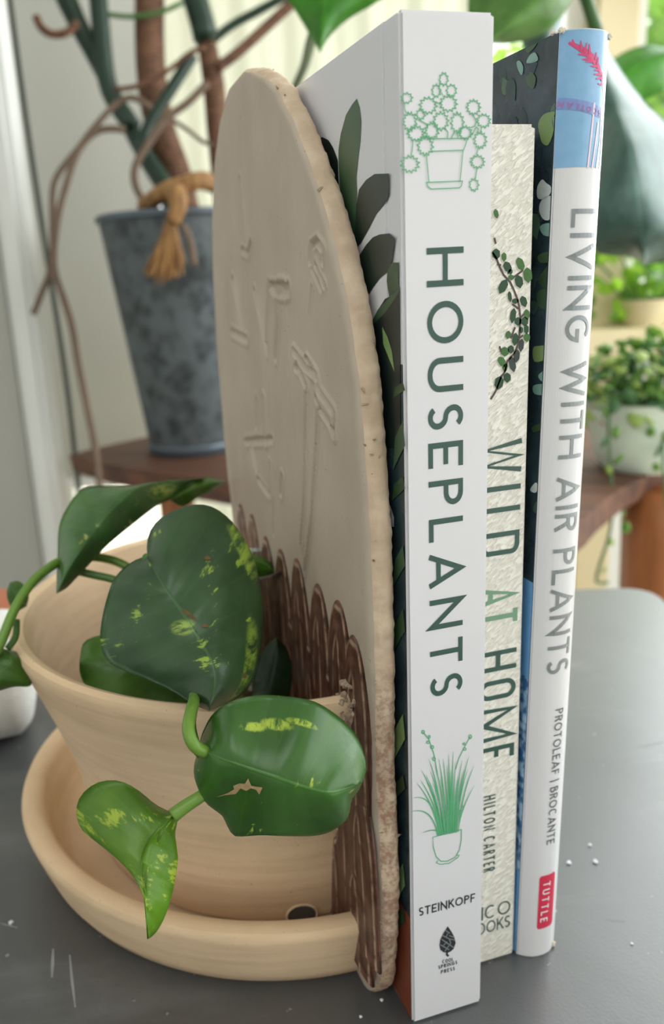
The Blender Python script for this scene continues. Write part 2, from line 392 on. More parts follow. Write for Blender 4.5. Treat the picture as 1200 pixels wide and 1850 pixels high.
def glass_mat(name, tint=(1, 1, 1, 1), mixv=.08):
    n = NT(name); tr = n.n('BsdfTransparent'); tr.inputs[0].default_value = tint; gl = n.n('BsdfGlossy'); gl.inputs['Roughness'].default_value = .05
    fr = n.n('Fresnel'); fr.inputs[0].default_value = 1.45; mx = n.n('MixShader'); n.l(n.math('ADD', n.math('MULTIPLY', fr.outputs[0], .6), mixv * .3), mx.inputs[0])
    n.l(tr.outputs[0], mx.inputs[1]); n.l(gl.outputs[0], mx.inputs[2]); n.l(mx.outputs[0], n.out.inputs[0]); return n.m
def sheer():
    n = NT('sheer_cream_fabric'); d = n.n('BsdfDiffuse'); d.inputs[0].default_value = lin((236, 236, 214)); t = n.n('BsdfTranslucent'); t.inputs[0].default_value = lin((196, 197, 182)); m = n.n('MixShader'); m.inputs[0].default_value = .6
    n.l(d.outputs[0], m.inputs[1]); n.l(t.outputs[0], m.inputs[2]); n.l(m.outputs[0], n.out.inputs[0]); return n.m
M_sheer = sheer()
M_glass = glass_mat('window_glass'); M_cup = glass_mat('clear_plastic', (.90, .92, .90, 1), .5); M_cuprim = glass_mat('clear_plastic_rim', (.8, .83, .8, 1), .8)
# ------------------------------------------------------------------ room, in the room's own axes (turned against the books)
EX = Vector((0.944, -0.33, 0)); EY = Vector((0.33, 0.944, 0)); FLOOR = -0.74
def rm(a, b, z): return CAM * 1 - Vector((0, 0, CAM.z)) + EX * a + EY * b + Vector((0, 0, z))
WD = 1.75
def wallpt(x, y, d=WD):
    r = ray(x, y); t = d / r.dot(EY); P = CAM + r * t; q = P - CAM; return q.dot(EX), P.z
def rmbox(name, a0, a1, b0, b1, z0, z1, mat, bev=0, parent=None, label=None):
    return rbox(name, a0, a1, b0, b1, z0, z1, bev, mat, parent, 2, label, tf=lambda c: rm(c.x, c.y, c.z))
st = lambda o: tag(o, kind='structure')
CE = 1.35
st(rmbox('floor', -1.2, 2.6, -1.6, WD + .1, FLOOR - .05, FLOOR, M_floor))
st(rmbox('ceiling', -1.2, 2.6, -1.6, WD + .1, CE, CE + .06, M_wall))
aL = wallpt(118, 900)[0]; aM = wallpt(292, 300)[0]; aC0 = wallpt(1062, 60)[0]; aC1 = wallpt(1138, 60)[0]; zsill = wallpt(1140, 585)[1]
st(rmbox('wall_back', -1.2, aL - .02, WD, WD + .08, FLOOR, CE, M_wall))
st(rmbox('wall_front', -1.24, 2.6, -1.64, -1.6, FLOOR, CE, M_wall))
st(rmbox('wall_left', -1.24, -1.2, -1.6, WD + .08, FLOOR, CE, M_wall))
HEAD = 1.2
st(rmbox('trim_1', aL - .02, 2.6, WD, WD + .08, HEAD, CE, M_wall))
# window 1: the wide pane behind the book shelf, window 2: right of the cream pillar
def window(name, a0, a1, z0, z1, bars=()):
    fr = bpy.data.objects.new(name, None); COL.objects.link(fr); fr.location = rm((a0 + a1) / 2, WD + .03, z0); st(fr)
    f = .035
    for nm, (x0, x1, y0, y1) in (('frame_rail', (a0, a1, z0, z0 + f)), ('frame_rail', (a0, a1, z1 - f, z1)), ('frame_stile', (a0, a0 + f, z0 + f, z1 - f)), ('frame_stile', (a1 - f, a1, z0 + f, z1 - f))):
        rmbox(nm, x0, x1, WD + .01, WD + .06, y0, y1, M_frame, .004, fr)
    for b in bars: rmbox('glazing_bar', b - .012, b + .012, WD + .015, WD + .055, z0 + f, z1 - f, M_frame, .003, fr)
    rmbox('pane', a0 + f, a1 - f, WD + .03, WD + .034, z0 + f, z1 - f, M_glass, 0, fr)
    return fr
window('window_1', aL - .02, aC0, FLOOR + .08, HEAD)
window('window_2', aC1, 2.6, zsill, HEAD)
st(rmbox('trim_2', aC0, aC1, WD - .05, WD + .1, FLOOR, CE, M_sill, .006))
st(rmbox('wall_right', aC1, 2.6, WD, WD + .08, FLOOR, zsill - .02, M_wall))
st(rmbox('trim_3', aC0 - .5, 2.6, WD - .14, WD + .01, zsill - .05, zsill, M_sill, .005))
st(rmbox('baseboard_back', -1.2, aL - .02, WD - .015, WD, FLOOR, FLOOR + .08, M_frame, .003))
st(obj('ground', [Vector((-12, 1.9, FLOOR - .1)), Vector((14, -2.4, FLOOR - .1)), Vector((16, 26, FLOOR - .1)), Vector((-12, 26, FLOOR - .1))], [(0, 1, 2, 3)], M_grass))
# roller blind that covers the left of the window and stops above the floor
bz = wallpt(200, 868, WD - .06)[1]
bl = thing('roller_blind', rm((aL + aM) / 2, WD - .06, bz), 'pale roller blind hanging behind the metal bucket plant', 'blind')
V = []; F = []
for i in range(41):
    a = aL - .25 + (aM - aL + .25) * i / 40; o = .002 * math.sin(i * .35)
    V += [rm(a, WD - .06 + o, bz), rm(a, WD - .06 + o, HEAD + .05), rm(a, WD - .0585 + o, bz), rm(a, WD - .0585 + o, HEAD + .05)]
for i in range(40):
    k = 4 * i; F += [(k, k + 4, k + 5, k + 1), (k + 2, k + 3, k + 7, k + 6), (k, k + 2, k + 6, k + 4)]
obj('fabric', V, F, M_blind, bl, True)
rmbox('bottom_bar', aL - .25, aM, WD - .066, WD - .05, bz - .012, bz + .006, M_frame, .002, bl)
tube('roller', [rm(aL - .25, WD - .06, HEAD + .07), rm(aM, WD - .06, HEAD + .07)], .022, M_frame, bl, 14, 6)
a0c, a1c = wallpt(285, 200, WD - .035)[0], wallpt(880, 200, WD - .035)[0]
cu = thing('dimming_sheer', rm((a0c + a1c) / 2, WD - .035, FLOOR + .1), 'added sheer cream curtain dimming the bright window behind the monstera', 'curtain')  # sheer sheet added to cut the brightness of the window
V = []; F = []
for i in range(121):
    a = a0c + (a1c - a0c) * i / 120; o = .006 * math.sin(i * .3) + .003 * math.sin(i * .7)
    V += [rm(a, WD - .035 + o, FLOOR + .1), rm(a, WD - .035 + o, HEAD + .08)]
for i in range(120): F.append((2 * i, 2 * i + 2, 2 * i + 3, 2 * i + 1))
obj('fabric', V, F, M_sheer, cu, True)
tube('rod', [rm(a0c - .05, WD - .035, HEAD + .09), rm(a1c + .05, WD - .035, HEAD + .09)], .009, M_frame, cu, 10, 6)
# grey door panel at the far left with a moulded edge
dd = 1.15
dA0 = -.75; dA1 = wallpt(47, 420, dd)[0]
dr = bpy.data.objects.new('door_1', None); COL.objects.link(dr); dr.location = rm(dA1 - .3, dd, FLOOR); st(dr)
rmbox('panel', dA0, dA1 - .035, dd, dd + .035, FLOOR + .002, HEAD, M_wallgrey, .004, dr)
rmbox('edge_moulding', dA1 - .035, dA1, dd - .012, dd + .045, FLOOR + .002, HEAD, M_wall, .008, dr)
c0 = [atd(10, -60, 1.34), atd(45, 200, 1.34), atd(83, 450, 1.34), atd(120, 690, 1.34), atd(142, 880, 1.34), atd(150, 960, 1.34), atd(158, 1100, 1.34)]
tag(tube('blind_cord', c0, .0042, M_cord, None, 8, 40), 'thin dark cord hanging straight down beside the pale blind', 'cord')
# garden beyond the glass
def shrub(name, c, r, n, cols, label, seed, ls=.09):
    rd = random.Random(seed); root = thing(name, (c[0], c[1], FLOOR - .1), label, 'shrub', 'garden shrubs outside the window')
    for ci, cc in enumerate(cols):
        V = []; F = []
        for i in range(n // len(cols)):
            d = Vector((rd.gauss(0, 1), rd.gauss(0, 1), rd.gauss(0, 1))).normalized() * (rd.random() ** .4)
            p = Vector((c[0] + d.x * r[0], c[1] + d.y * r[1], c[2] + d.z * r[2]))
            t = Vector((rd.gauss(0, 1), rd.gauss(0, 1), rd.gauss(0, 1))).normalized(); q = t.cross(Vector((rd.gauss(0, 1), rd.gauss(0, 1), rd.gauss(0, 1)))).normalized(); s = ls * rd.uniform(.6, 1.3)
            b = len(V); V += [p, p + t * s * .5 + q * s * .25, p + t * s, p + t * s * .5 - q * s * .25]; F.append((b, b + 1, b + 2, b + 3))
        tag(obj('foliage', V, F, cc, root), kind='stuff')
    base = Vector((c[0], c[1], FLOOR - .1))
    tube('trunk', [base, base + Vector((.03, 0, .3)), Vector(c)], lambda t: .05 * (1 - .6 * t), M_bark, root, 8)
MG = [leaf_mat('garden_leaf_%d' % i, a, b, (220, 230, 120), 0, (), .35, .5, 0) for i, (a, b) in enumerate([((70, 120, 40), (120, 170, 60)), ((110, 160, 50), (170, 205, 80)), ((60, 100, 60), (90, 140, 80))])]
g = atd(1230, 120, 4.2); shrub('garden_shrub', (g.x, g.y, g.z), (.9, .6, .8), 1400, MG[:2], 'bright green shrub outside the right-hand window pane', 1, .16)
g = atd(1140, 540, 2.6); shrub('garden_shrub', (g.x, g.y, g.z), (.6, .3, .30), 900, MG, 'low dark shrub outside just above the cream sill', 2, .10)
g = atd(1020, 30, 7.0); shrub('garden_shrub', (g.x, g.y, g.z), (.6, .5, .9), 500, MG[1:2], 'yellow-green shrub outside, left of the cream pillar', 3, .16)
g = rm(wallpt(1175, 540, WD - .1)[0], WD - .075, zsill)
wsp = thing('windowsill_plant', g, 'bushy bright-leaved plant on the cream windowsill behind the succulents', 'plant')
rd = random.Random(21)
for ci, cc in enumerate(MG):
    for i in range(60):
        p = g + EX * rd.uniform(-.2, .2) + EY * rd.uniform(-.05, .04) + Vector((0, 0, rd.uniform(.02, .17))); t = Vector((rd.gauss(0, 1), rd.gauss(0, 1), rd.gauss(0, .7))).normalized(); q = t.cross(Vector((rd.gauss(0, 1), rd.gauss(0, 1), rd.gauss(0, 1)))).normalized(); h_ = t.cross(q) * .006; s_l = rd.uniform(.03, .055)
        V = [p, p + t * s_l * .35 + q * s_l * .3, p + t * s_l * .75 + q * s_l * .25 + h_, p + t * s_l + h_ * 2, p + t * s_l * .75 - q * s_l * .25 + h_, p + t * s_l * .35 - q * s_l * .3, p + t * s_l * .5 - h_ * .5]
        obj('leaf', V, [(0, 1, 6), (1, 2, 6), (2, 3, 6), (3, 4, 6), (4, 5, 6), (5, 0, 6)], cc, wsp, True)
lathe('trough', [(.001, .0), (.035, 0), (.045, .03), (.05, .05), (.044, .05), (.03, .006), (.001, .006)], g, M_sill, wsp, n=24)
for i in range(7): tube('stem', [g + Vector((0, 0, .02)), g + EX * (i - 3) * .02 + Vector((0, 0, .07)), g + EX * (i - 3) * .055 + Vector((0, 0, .14))], .0025, M_petiole2, wsp, 6)
# ------------------------------------------------------------------ table
def rounded(pts, r, n=8):
    out = []; m = len(pts)
    for i in range(m):
        p = Vector(pts[i]); a = (Vector(pts[i - 1]) - p).normalized(); b = (Vector(pts[(i + 1) % m]) - p).normalized()
        s = p + a * r; e = p + b * r
        for k in range(n + 1):
            t = k / n; out.append(s * (1 - t) ** 2 + p * 2 * t * (1 - t) + e * t * t)
    return out
tb = thing('table', (0.05, -.1, FLOOR), 'dark grey painted table with scuffed top under the books', 'table')
ED = Vector((.944, -.33)); EN = Vector((.33, .944)); tc = Vector((.2895, .253))
cor = [tc - ED * 1.35, tc - ED * 1.35 - EN * .75, tc - EN * .75, tc]
ring = rounded([tuple(c) for c in cor], .022)
bm = bmesh.new(); f = bm.faces.new([bm.verts.new((p.x, p.y, 0)) for p in ring])
ex = bmesh.ops.extrude_face_region(bm, geom=[f])
for v in [x for x in ex['geom'] if isinstance(x, bmesh.types.BMVert)]: v.co.z = -.028
bmesh.ops.bevel(bm, geom=[e for e in bm.edges if e.calc_face_angle(0) > 1.2], offset=.0025, segments=2, affect='EDGES')
from_bm('tabletop', bm, M_table, tb)
tt = tb.children[0]
M_scr = plain('paint_scratch', (150, 153, 152), .8, .2, .2, 300)
for L, wd in (([(96, 1714), (95, 1740), (94, 1766)], .0010), ([(126, 1725), (130, 1770), (136, 1820)], .0008), ([(0, 1668), (32, 1676)], .0006), ([(12, 1724), (14, 1728)], .0022), ([(18, 1668), (22, 1664)], .0018), ([(1090, 1660), (1130, 1664)], .0004), ([(1160, 1350), (1196, 1342)], .0005)):
    P = [atz(x, y, .00006) for x, y in L]; V = []; F = []; ribbon(split_long([(p.x, p.y) for p in P], .002), wd, V, F, False, lambda t: .35 + .65 * math.sin(math.pi * min(max(t, .08), .92)))
    obj('scratch', [Vector((v[0], v[1], .00006)) for v in V], F, M_scr, tt)
cen = sum((Vector(c) for c in cor), Vector((0, 0))) / 4
for c in cor:
    q = Vector(c).lerp(cen, .1); rbox('leg', q.x - .025, q.x + .025, q.y - .025, q.y + .025, FLOOR, -.028, .004, M_table, tb)
# ------------------------------------------------------------------ live-edge side table behind
ZS = -0.02
A = atz(125, 822, ZS); B = atz(410, 850, ZS); Cc = atz(1057, 935, ZS); D = atz(1180, 855, ZS)
def isect(p, q, r, s):
    d1 = q - p; d2 = s - r; den = d1.x * d2.y - d1.y * d2.x; t = ((r.x - p.x) * d2.y - (r.y - p.y) * d2.x) / den; return p + d1 * t
near = Cc + (Cc - D).normalized() * .09; dl = (near - A); dr_ = (D - near).normalized()
back = A + dr_ * .62; rt = near + dr_ * .62
stl = thing('side_table', (near.x * .5 + back.x * .5, near.y * .5 + back.y * .5, FLOOR), 'live-edge walnut side table behind the books', 'table')
top = []; bot = []; edge = [A, near, rt, back]
for i in range(4):
    p, q = edge[i], edge[(i + 1) % 4]; nn = Vector((q.y - p.y, p.x - q.x, 0)).normalized()
    for k in range(14):
        t = k / 14; P = p.lerp(q, t); wv = .006 * math.sin(t * 9 + i * 2) + .004 * noise.noise(P * 18) if 0 < k else 0
        top.append(P + nn * wv); bot.append(P + nn * (wv + .006 * math.sin(t * 5 + i)) + Vector((0, 0, -.026)) - nn * .004)
n = len(top)
obj('top', top + bot, [tuple(range(n))[::-1], tuple(range(n, 2 * n))] + [(i, (i + 1) % n, n + (i + 1) % n, n + i) for i in range(n)], M_plank, stl)
for p, r0 in ((A.lerp(rt, .16), .024), (near.lerp(back, .17), .03), (atd(1203, 985, .98), .047), (back.lerp(near, .12), .024)):
    tube('leg', [Vector((p.x, p.y, ZS - .022)), Vector((p.x, p.y, -.3)), Vector((p.x, p.y, FLOOR))], lambda t, r0=r0: r0 * (1.1 - .35 * t), M_leg, stl, 16)
# ------------------------------------------------------------------ bucket with monstera
bq = atz(352, 812, ZS)
bd = (bq - CAM).dot(FW)
hb = (atd(190, 372, bd) - atd(190, 800, bd)).length
bk = thing('metal_bucket', bq, 'tall galvanised metal bucket planter on the walnut side table', 'bucket')
rb = .062 * bd / 1.0 * 1.0; 
rbot = 76 * bd / FPX; rtop = 128 * bd / FPX; hb = 396 * bd / FPX
lathe('body', [(.001, 0), (rbot, 0), (rbot * 1.02, .006), (rtop, hb), (rtop - .003, hb), (rbot - .004, .008), (.001, .008)], bq, M_galv, bk, n=56)
V, F = tube_vf([bq + Vector((rtop * math.cos(a), rtop * math.sin(a), hb)) for a in [2 * math.pi * i / 48 for i in range(49)]], .005, 8); obj('rolled_rim', V, F, M_galv_rim, bk, True)
lathe('base_band', [(rbot + .001, 0), (rbot + .004, .003), (rbot + .005, .012), (rbot + .002, .016)], bq, M_galv_rim, bk, n=48)
lathe('soil', [(.001, hb * .88), (rtop * .96, hb * .87)], bq, plain('soil', (58, 44, 36), .95, .1, .4, 80, .004), bk, n=40)
tas = thing('raffia_tassel', atd(320, 430, bd - rtop - .01), 'frayed raffia tassel hanging on the metal bucket', 'tassel')
dt = bd - .272 * hb * .85 - rtop * 1.06
tube('band', [atd(262, 372, dt + .06), atd(300, 345, dt), atd(330, 335, dt - .005), atd(365, 326, dt), atd(400, 340, dt + .05)], lambda t: .011, M_raffia, tas, 10)
tube('knot', [atd(318, 345, dt - .012), atd(322, 372, dt - .016), atd(312, 402, dt - .012)], lambda t: .013 * (1 - .3 * t), M_raffia, tas, 10)
for i in range(22):
    x1 = 262 + i * 3.4; y1 = 505 + 10 * math.sin(i * 2.3) - abs(i - 9) * 1.6
    tube('strand', [atd(309 + (i - 11) * .5, 395, dt - .012), atd((x1 + 309) / 2 + 2, 440, dt - .014 + .004 * math.sin(i * 1.9)), atd(x1, y1, dt - .008 + .006 * math.sin(i * 1.3))], .0021, M_raffia, tas, 5, 7)
mo = thing('monstera', bq + Vector((0, 0, hb * .88)), 'leggy monstera with brown trunks growing from the metal bucket', 'plant')
T = lambda nm, pts, r, mt, dz=0, sg=10: tube(nm, [atd(x, y, bd + dz + (p[0] if p else 0)) for x, y, *p in pts], r, mt, mo, sg)
T('trunk', [(290, -330), (276, -180), (272, -60), (270, 60), (276, 160), (292, 240), (318, 310), (335, 385)], lambda t: .021, M_bark, .0, 14)
T('trunk', [(310, -300), (322, -160), (335, -60), (358, 20), (372, 75), (386, 150), (393, 240), (398, 330), (400, 390)], lambda t: .0135 + .003 * math.cos(t * 9), M_bark, .02, 12)
T('trunk', [(20, -260), (60, -140), (95, -60), (130, 20), (165, 90), (205, 170), (240, 240), (268, 290), (300, 340), (318, 390)], lambda t: .014 + .003 * math.sin(t * 7), M_petiole, -.02, 12)
T('petiole', [(150, -260), (163, -140), (172, -60), (183, 60), (192, 140), (206, 180), (240, 230)], lambda t: .013, M_petiole, -.03)
T('petiole', [(312, -220), (318, -130), (330, -60), (350, -10), (365, 40), (372, 70)], lambda t: .018, M_petiole, .0)
T('petiole', [(348, 100), (310, 160), (275, 215), (262, 245), (258, 275)], lambda t: .0085, M_petiole, -.05)
T('petiole', [(385, 72), (420, 45), (470, 18), (540, -20)], lambda t: .0065, M_petiole, .02)
T('petiole', [(390, 125), (430, 95), (480, 50), (530, 5), (600, -50)], lambda t: .0075, M_bark, -.01)
tube('petiole', [atd(530, 165, .80), atd(550, 120, .70), atd(562, 75, .60), atd(580, 30, .505)], .004, M_petiole2, mo, 8)
tube('petiole', [atd(530, 165, .80), atd(500, 215, .9), atd(440, 270, bd)], .004, M_petiole2, mo, 8)
T('aerial_root', [(185, 25), (240, 30), (290, 22), (330, 5)], .0035, M_petiole2, -.03)
T('aerial_root', [(65, 30), (75, 50), (95, 62), (122, 58), (140, 40)], .0055, M_bark, -.06)
T('aerial_root', [(207, 162), (250, 155), (300, 130), (345, 95), (372, 85)], .0035, M_bark, -.06)
T('aerial_root', [(375, 150), (340, 185), (300, 215), (268, 260), (245, 300), (245, 335), (262, 370), (262, 390)], lambda t: .0052, M_root, -.09)
T('aerial_root', [(272, 195), (240, 176), (210, 188), (175, 225), (140, 270), (105, 315), (95, 350), (95, 430), (92, 485), (75, 530), (60, 568)], lambda t: .0042, M_root, -.1)
T('aerial_root', [(225, 235), (200, 232), (170, 240), (140, 275), (118, 340), (103, 400), (97, 480), (115, 540), (130, 590), (142, 660), (158, 740), (172, 810), (180, 880), (183, 940)], lambda t: .0045, M_root, -.12)
T('aerial_root', [(310, 215), (340, 235), (365, 255), (385, 262)], .0028, M_root, -.05)
T('aerial_root', [(330, 405), (345, 440), (352, 480)], .004, M_root, -.2)
# ---- leaves as curved sheets with thickness
from mathutils.bvhtree import BVHTree
def leaf(name, mid, left, right, dm, mat, parent, foldl=0, foldr=0, wave=0, wf=5, n=30, m=9, thick=.0005, pw=1.6, sub=True):
    pm = sample([Vector((x, y, 0)) for x, y in spline([Vector((x, y, 0)) for x, y in mid], 60) and [(q.x, q.y) for q in spline([Vector((x, y, 0)) for x, y in mid], 60)]], n)
    pl = spline([Vector((x, y, 0)) for x, y in left], n); pr = spline([Vector((x, y, 0)) for x, y in right], n)
    def dep(s):
        if callable(dm): return dm(s)
        k = s * (len(dm) - 1); i = min(int(k), len(dm) - 2); f = k - i; f = f * f * (3 - 2 * f); return dm[i] * (1 - f) + dm[i + 1] * f
    V = []; uv = []; W = 2 * m + 1
    for i in range(n):
        s = i / (n - 1)
        for j in range(-m, m + 1):
            t = abs(j) / m; e = pl[i] if j < 0 else pr[i]; p = pm[i].lerp(e, t)
            d = dep(s) + (foldl if j < 0 else foldr) * t ** pw + wave * t * math.sin(s * wf * 3.1 + (1 if j < 0 else 2.2)) 
            V.append(atd(p.x, p.y, d)); uv.append((s, .5 + .5 * j / m))
    N = len(V); V += [v + (v - CAM).normalized() * thick for v in V]; uv += uv; F = []
    for i in range(n - 1):
        for j in range(W - 1):
            a = i * W + j; F.append((a, a + W, a + W + 1, a + 1)); F.append((N + a, N + a + 1, N + a + W + 1, N + a + W))
        for a in (i * W, i * W + W - 1): F.append((a, a + W, N + a + W, N + a))
    LAST[0] = BVHTree.FromPolygons(V, F)
    return obj(name, V, F, mat, parent, True, uv)
LAST = [None]
def onleaf(x, y, off=.00035):
    r = ray(x, y).normalized(); h = LAST[0].ray_cast(CAM, r)
    return h[0] - r * off if h[0] is not None else atd(x, y, .196)
M_mleaf = leaf_mat('monstera_leaf_backlit', (66, 140, 40), (96, 176, 56), (130, 190, 80), 0, (), .35, .55, .6)
M_mleaf2 = leaf_mat('monstera_leaf_dark', (58, 88, 82), (84, 116, 108), (130, 160, 150), 0, (), .4, .1, .5)
M_mleaf3 = leaf_mat('monstera_leaf_mid', (88, 132, 60), (118, 164, 84), (150, 190, 110), 0, (), .35, .4, .6)
leaf('leaf', [(600, -140), (592, -40), (584, 40), (578, 96)], [(600, -140), (540, -90), (505, -30), (528, 10), (552, 50), (572, 84), (578, 96)], [(600, -140), (690, -100), (720, -30), (680, 5), (630, 35), (596, 66), (578, 96)], [.52, .5, .5, .5], M_mleaf, mo, .03, .02)
leaf('leaf', [(1090, -130), (1010, -40), (950, 20), (880, 80)], [(1090, -130), (980, -150), (900, -90), (850, -20), (850, 40), (880, 80)], [(1090, -130), (1080, -60), (1040, -10), (1015, 30), (985, 60), (930, 78), (880, 80)], [.62, .6, .6, .6], M_mleaf3, mo, .04, .03)
leaf('leaf', [(1030, -20), (1000, 30), (985, 70), (960, 130)], [(1030, -20), (975, -20), (950, 10), (940, 60), (960, 130)], [(1030, -20), (1020, 20), (1015, 60), (1000, 100), (960, 130)], [.72, .72, .72, .72], M_mleaf2, mo, .02, .02)
leaf('leaf', [(1080, 60), (1105, 160), (1135, 260), (1152, 360), (1165, 478)], [(1080, 60), (1120, 122), (1145, 158), (1176, 194), (1215, 228), (1265, 300), (1265, 430), (1215, 468), (1165, 478)], [(1080, 60), (1060, 140), (1050, 250), (1050, 360), (1075, 450), (1110, 462), (1140, 464), (1165, 478)], [.66, .6, .56, .56, .58], M_mleaf2, mo, .06, .05, .02, 4)
leaf('leaf', [(1220, 90), (1170, 110), (1120, 150), (1090, 190)], [(1220, 90), (1170, 80), (1110, 105), (1085, 150), (1090, 190)], [(1220, 90), (1210, 150), (1180, 175), (1130, 195), (1090, 190)], [.95, .95, .95, .95], M_mleaf, mo, .04, .03)
for pts in ([(1080, 60, .66), (1040, -40, .67), (900, -170, .76), (600, -280, .95), (310, -290, bd)], [(1090, -130, .62), (1000, -210, .68), (700, -300, .9), (306, -300, bd)], [(600, -140, .52), (560, -210, .6), (440, -270, .85), (320, -170, bd)], [(1030, -20, .72), (980, -120, .76), (700, -250, .95), (318, -240, bd)], [(1220, 90, .95), (1260, -60, .95), (900, -260, 1.0), (315, -270, bd)]):
    tube('petiole', [atd(x, y, d) for x, y, d in pts], .005, M_petiole2, mo, 8, 24)
# ------------------------------------------------------------------ succulent bowl on the right of the side table
sb = atz(1165, 842, ZS); sd = (sb - CAM).dot(FW)
bw = thing('ceramic_bowl', sb, 'pale celadon bowl of succulents on the walnut side table', 'bowl')
k = sd / FPX
lathe('bowl', [(.001, 0), (70 * k, 0), (84 * k, 12 * k), (96 * k, 50 * k), (110 * k, 116 * k), (114 * k, 124 * k), (108 * k, 124 * k), (90 * k, 50 * k), (.001, 20 * k)], sb, M_bowl, bw, n=48)
su = thing('trailing_succulent', sb + Vector((0, 0, 100 * k)), 'leafy trailing succulent spilling over the celadon bowl', 'plant')
MS = [leaf_mat('succulent_%d' % i, a, b, (220, 230, 130), 0, (), .3, .3, 0) for i, (a, b) in enumerate([((100, 150, 64), (140, 186, 92)), ((160, 196, 92), (204, 224, 136)), ((70, 116, 74), (104, 150, 100)), ((196, 140, 104), (216, 172, 132))])]
lathe('soil', [(.001, 104 * k), (102 * k, 102 * k)], sb, plain('potting_soil', (60, 48, 40), .95, .1, .4, 80), bw, n=30)
def blob_mesh(nm, mat):
    bm = bmesh.new(); bmesh.ops.create_uvsphere(bm, u_segments=8, v_segments=5, radius=1)
    for v in bm.verts: v.co = Vector((v.co.x, v.co.y * .62 * (1 - .25 * v.co.x), v.co.z * .28 + .12 * v.co.x ** 2))
    me = bpy.data.meshes.new(nm); bm.to_mesh(me); bm.free(); me.materials.append(mat)
    for p in me.polygons: p.use_smooth = True
    return me
BM = [blob_mesh('succulent_leaf', m) for m in MS]
rd = random.Random(4)
def put(me, nm, parent, P, rot, s):
    o = bpy.data.objects.new(nm, me); COL.objects.link(o); o.parent = parent; o.location = P - wl(parent); o.rotation_euler = rot; o.scale = (s, s, s); return o
for i in range(260):
    a = rd.uniform(0, 6.283); r = 112 * k * math.sqrt(rd.random()); h = (150 + 90 * rd.random() ** 1.2 - 60 * (r / (112 * k)) ** 2) * k
    P = sb + Vector((r * math.cos(a), r * math.sin(a), h - (20 * k if rd.random() < .4 else 0)))
    kk = rd.choice([0, 0, 1, 1, 2, 2, 0, 3 if rd.random() < .35 else 1]); put(BM[kk], 'leaf', su, P, (rd.uniform(-.8, .8), rd.uniform(-.9, .4), rd.uniform(0, 6.28)), rd.uniform(11, 20) * k)
for i in range(18):
    a = rd.uniform(0, 6.283); r = 80 * k * math.sqrt(rd.random()); P0 = sb + Vector((r * .6 * math.cos(a), r * .6 * math.sin(a), 100 * k))
    tube('stem', [P0, sb + Vector((r * math.cos(a), r * math.sin(a), 150 * k)), sb + Vector((r * 1.2 * math.cos(a), r * 1.2 * math.sin(a), 195 * k))], 2.2 * k, M_petiole2, su, 5)
fd = sd - 112 * k
tube('strand', [atd(1095, 700, fd + .02), atd(1100, 740, fd), atd(1100, 800, fd), atd(1104, 860, fd), atd(1106, 920, fd - .005), atd(1100, 970, fd - .01), atd(1084, 1020, fd - .02), atd(1078, 1052, fd - .02), atd(1100, 1052, fd - .02)], 2.6 * k, M_petiole2, su, 6)
tube('strand', [atd(1185, 700, fd + .02), atd(1192, 740, fd), atd(1198, 800, fd), atd(1200, 860, fd), atd(1206, 920, fd)], 2.6 * k, M_petiole2, su, 6)
for x, y, s, kk in ((1110, 735, 15, 2), (1094, 745, 12, 0), (1113, 782, 12, 0), (1092, 800, 11, 2), (1118, 830, 13, 0), (1100, 850, 10, 1), (1126, 930, 9, 0), (1130, 955, 14, 0), (1104, 980, 9, 1), (1092, 1030, 8, 1), (1176, 782, 13, 0), (1190, 815, 12, 2), (1188, 750, 12, 2), (1186, 845, 12, 0), (1204, 790, 12, 0)):
    put(BM[kk], 'leaf', su, atd(x, y, fd - .004), (rd.uniform(-.6, .6), rd.uniform(.8, 1.5), rd.uniform(0, 3)), s * k)
# ------------------------------------------------------------------ peach bowl and white roll at the left
q = atz(20, 1235, 0)
pb = thing('clay_bowl', q, 'peach clay bowl behind the planter at the left edge', 'bowl')
rr = .03
lathe('body', [(.001, 0), (rr * .6, 0), (rr * .7, .006), (rr, .018), (rr * 1.04, .029), (rr * .97, .031), (rr * .9, .018), (.001, .012)], (q.x - .02, q.y + .05, 0), M_peach, pb, n=36)
q = atz(30, 1372, 0)
rl = thing('felt_roll', q, 'rolled white felt lying on the table by the saucer', 'roll')
ax = Vector((-.955, .15, 0)).normalized(); p0 = atz(72, 1368, 0) + Vector((0, .030, .031)); prof = [(0, .001), (.0, .017), (.002, .0255), (.006, .030), (.015, .031), (.09, .031)]
V = []; F = []; sx = ax.cross(Vector((0, 0, 1)))
for d, r in prof:
    for kx in range(28): th = 2 * math.pi * kx / 28; V.append(p0 + ax * d + (sx * math.cos(th) + Vector((0, 0, 1)) * math.sin(th)) * r)
for i in range(len(prof) - 1):
    for kx in range(28): F.append((i * 28 + kx, i * 28 + (kx + 1) % 28, (i + 1) * 28 + (kx + 1) % 28, (i + 1) * 28 + kx))
F.append(tuple(range(28))); F.append(tuple((len(prof) - 1) * 28 + kx for kx in range(28))[::-1])
obj('rolled_felt', V, F, M_roll, rl, True)
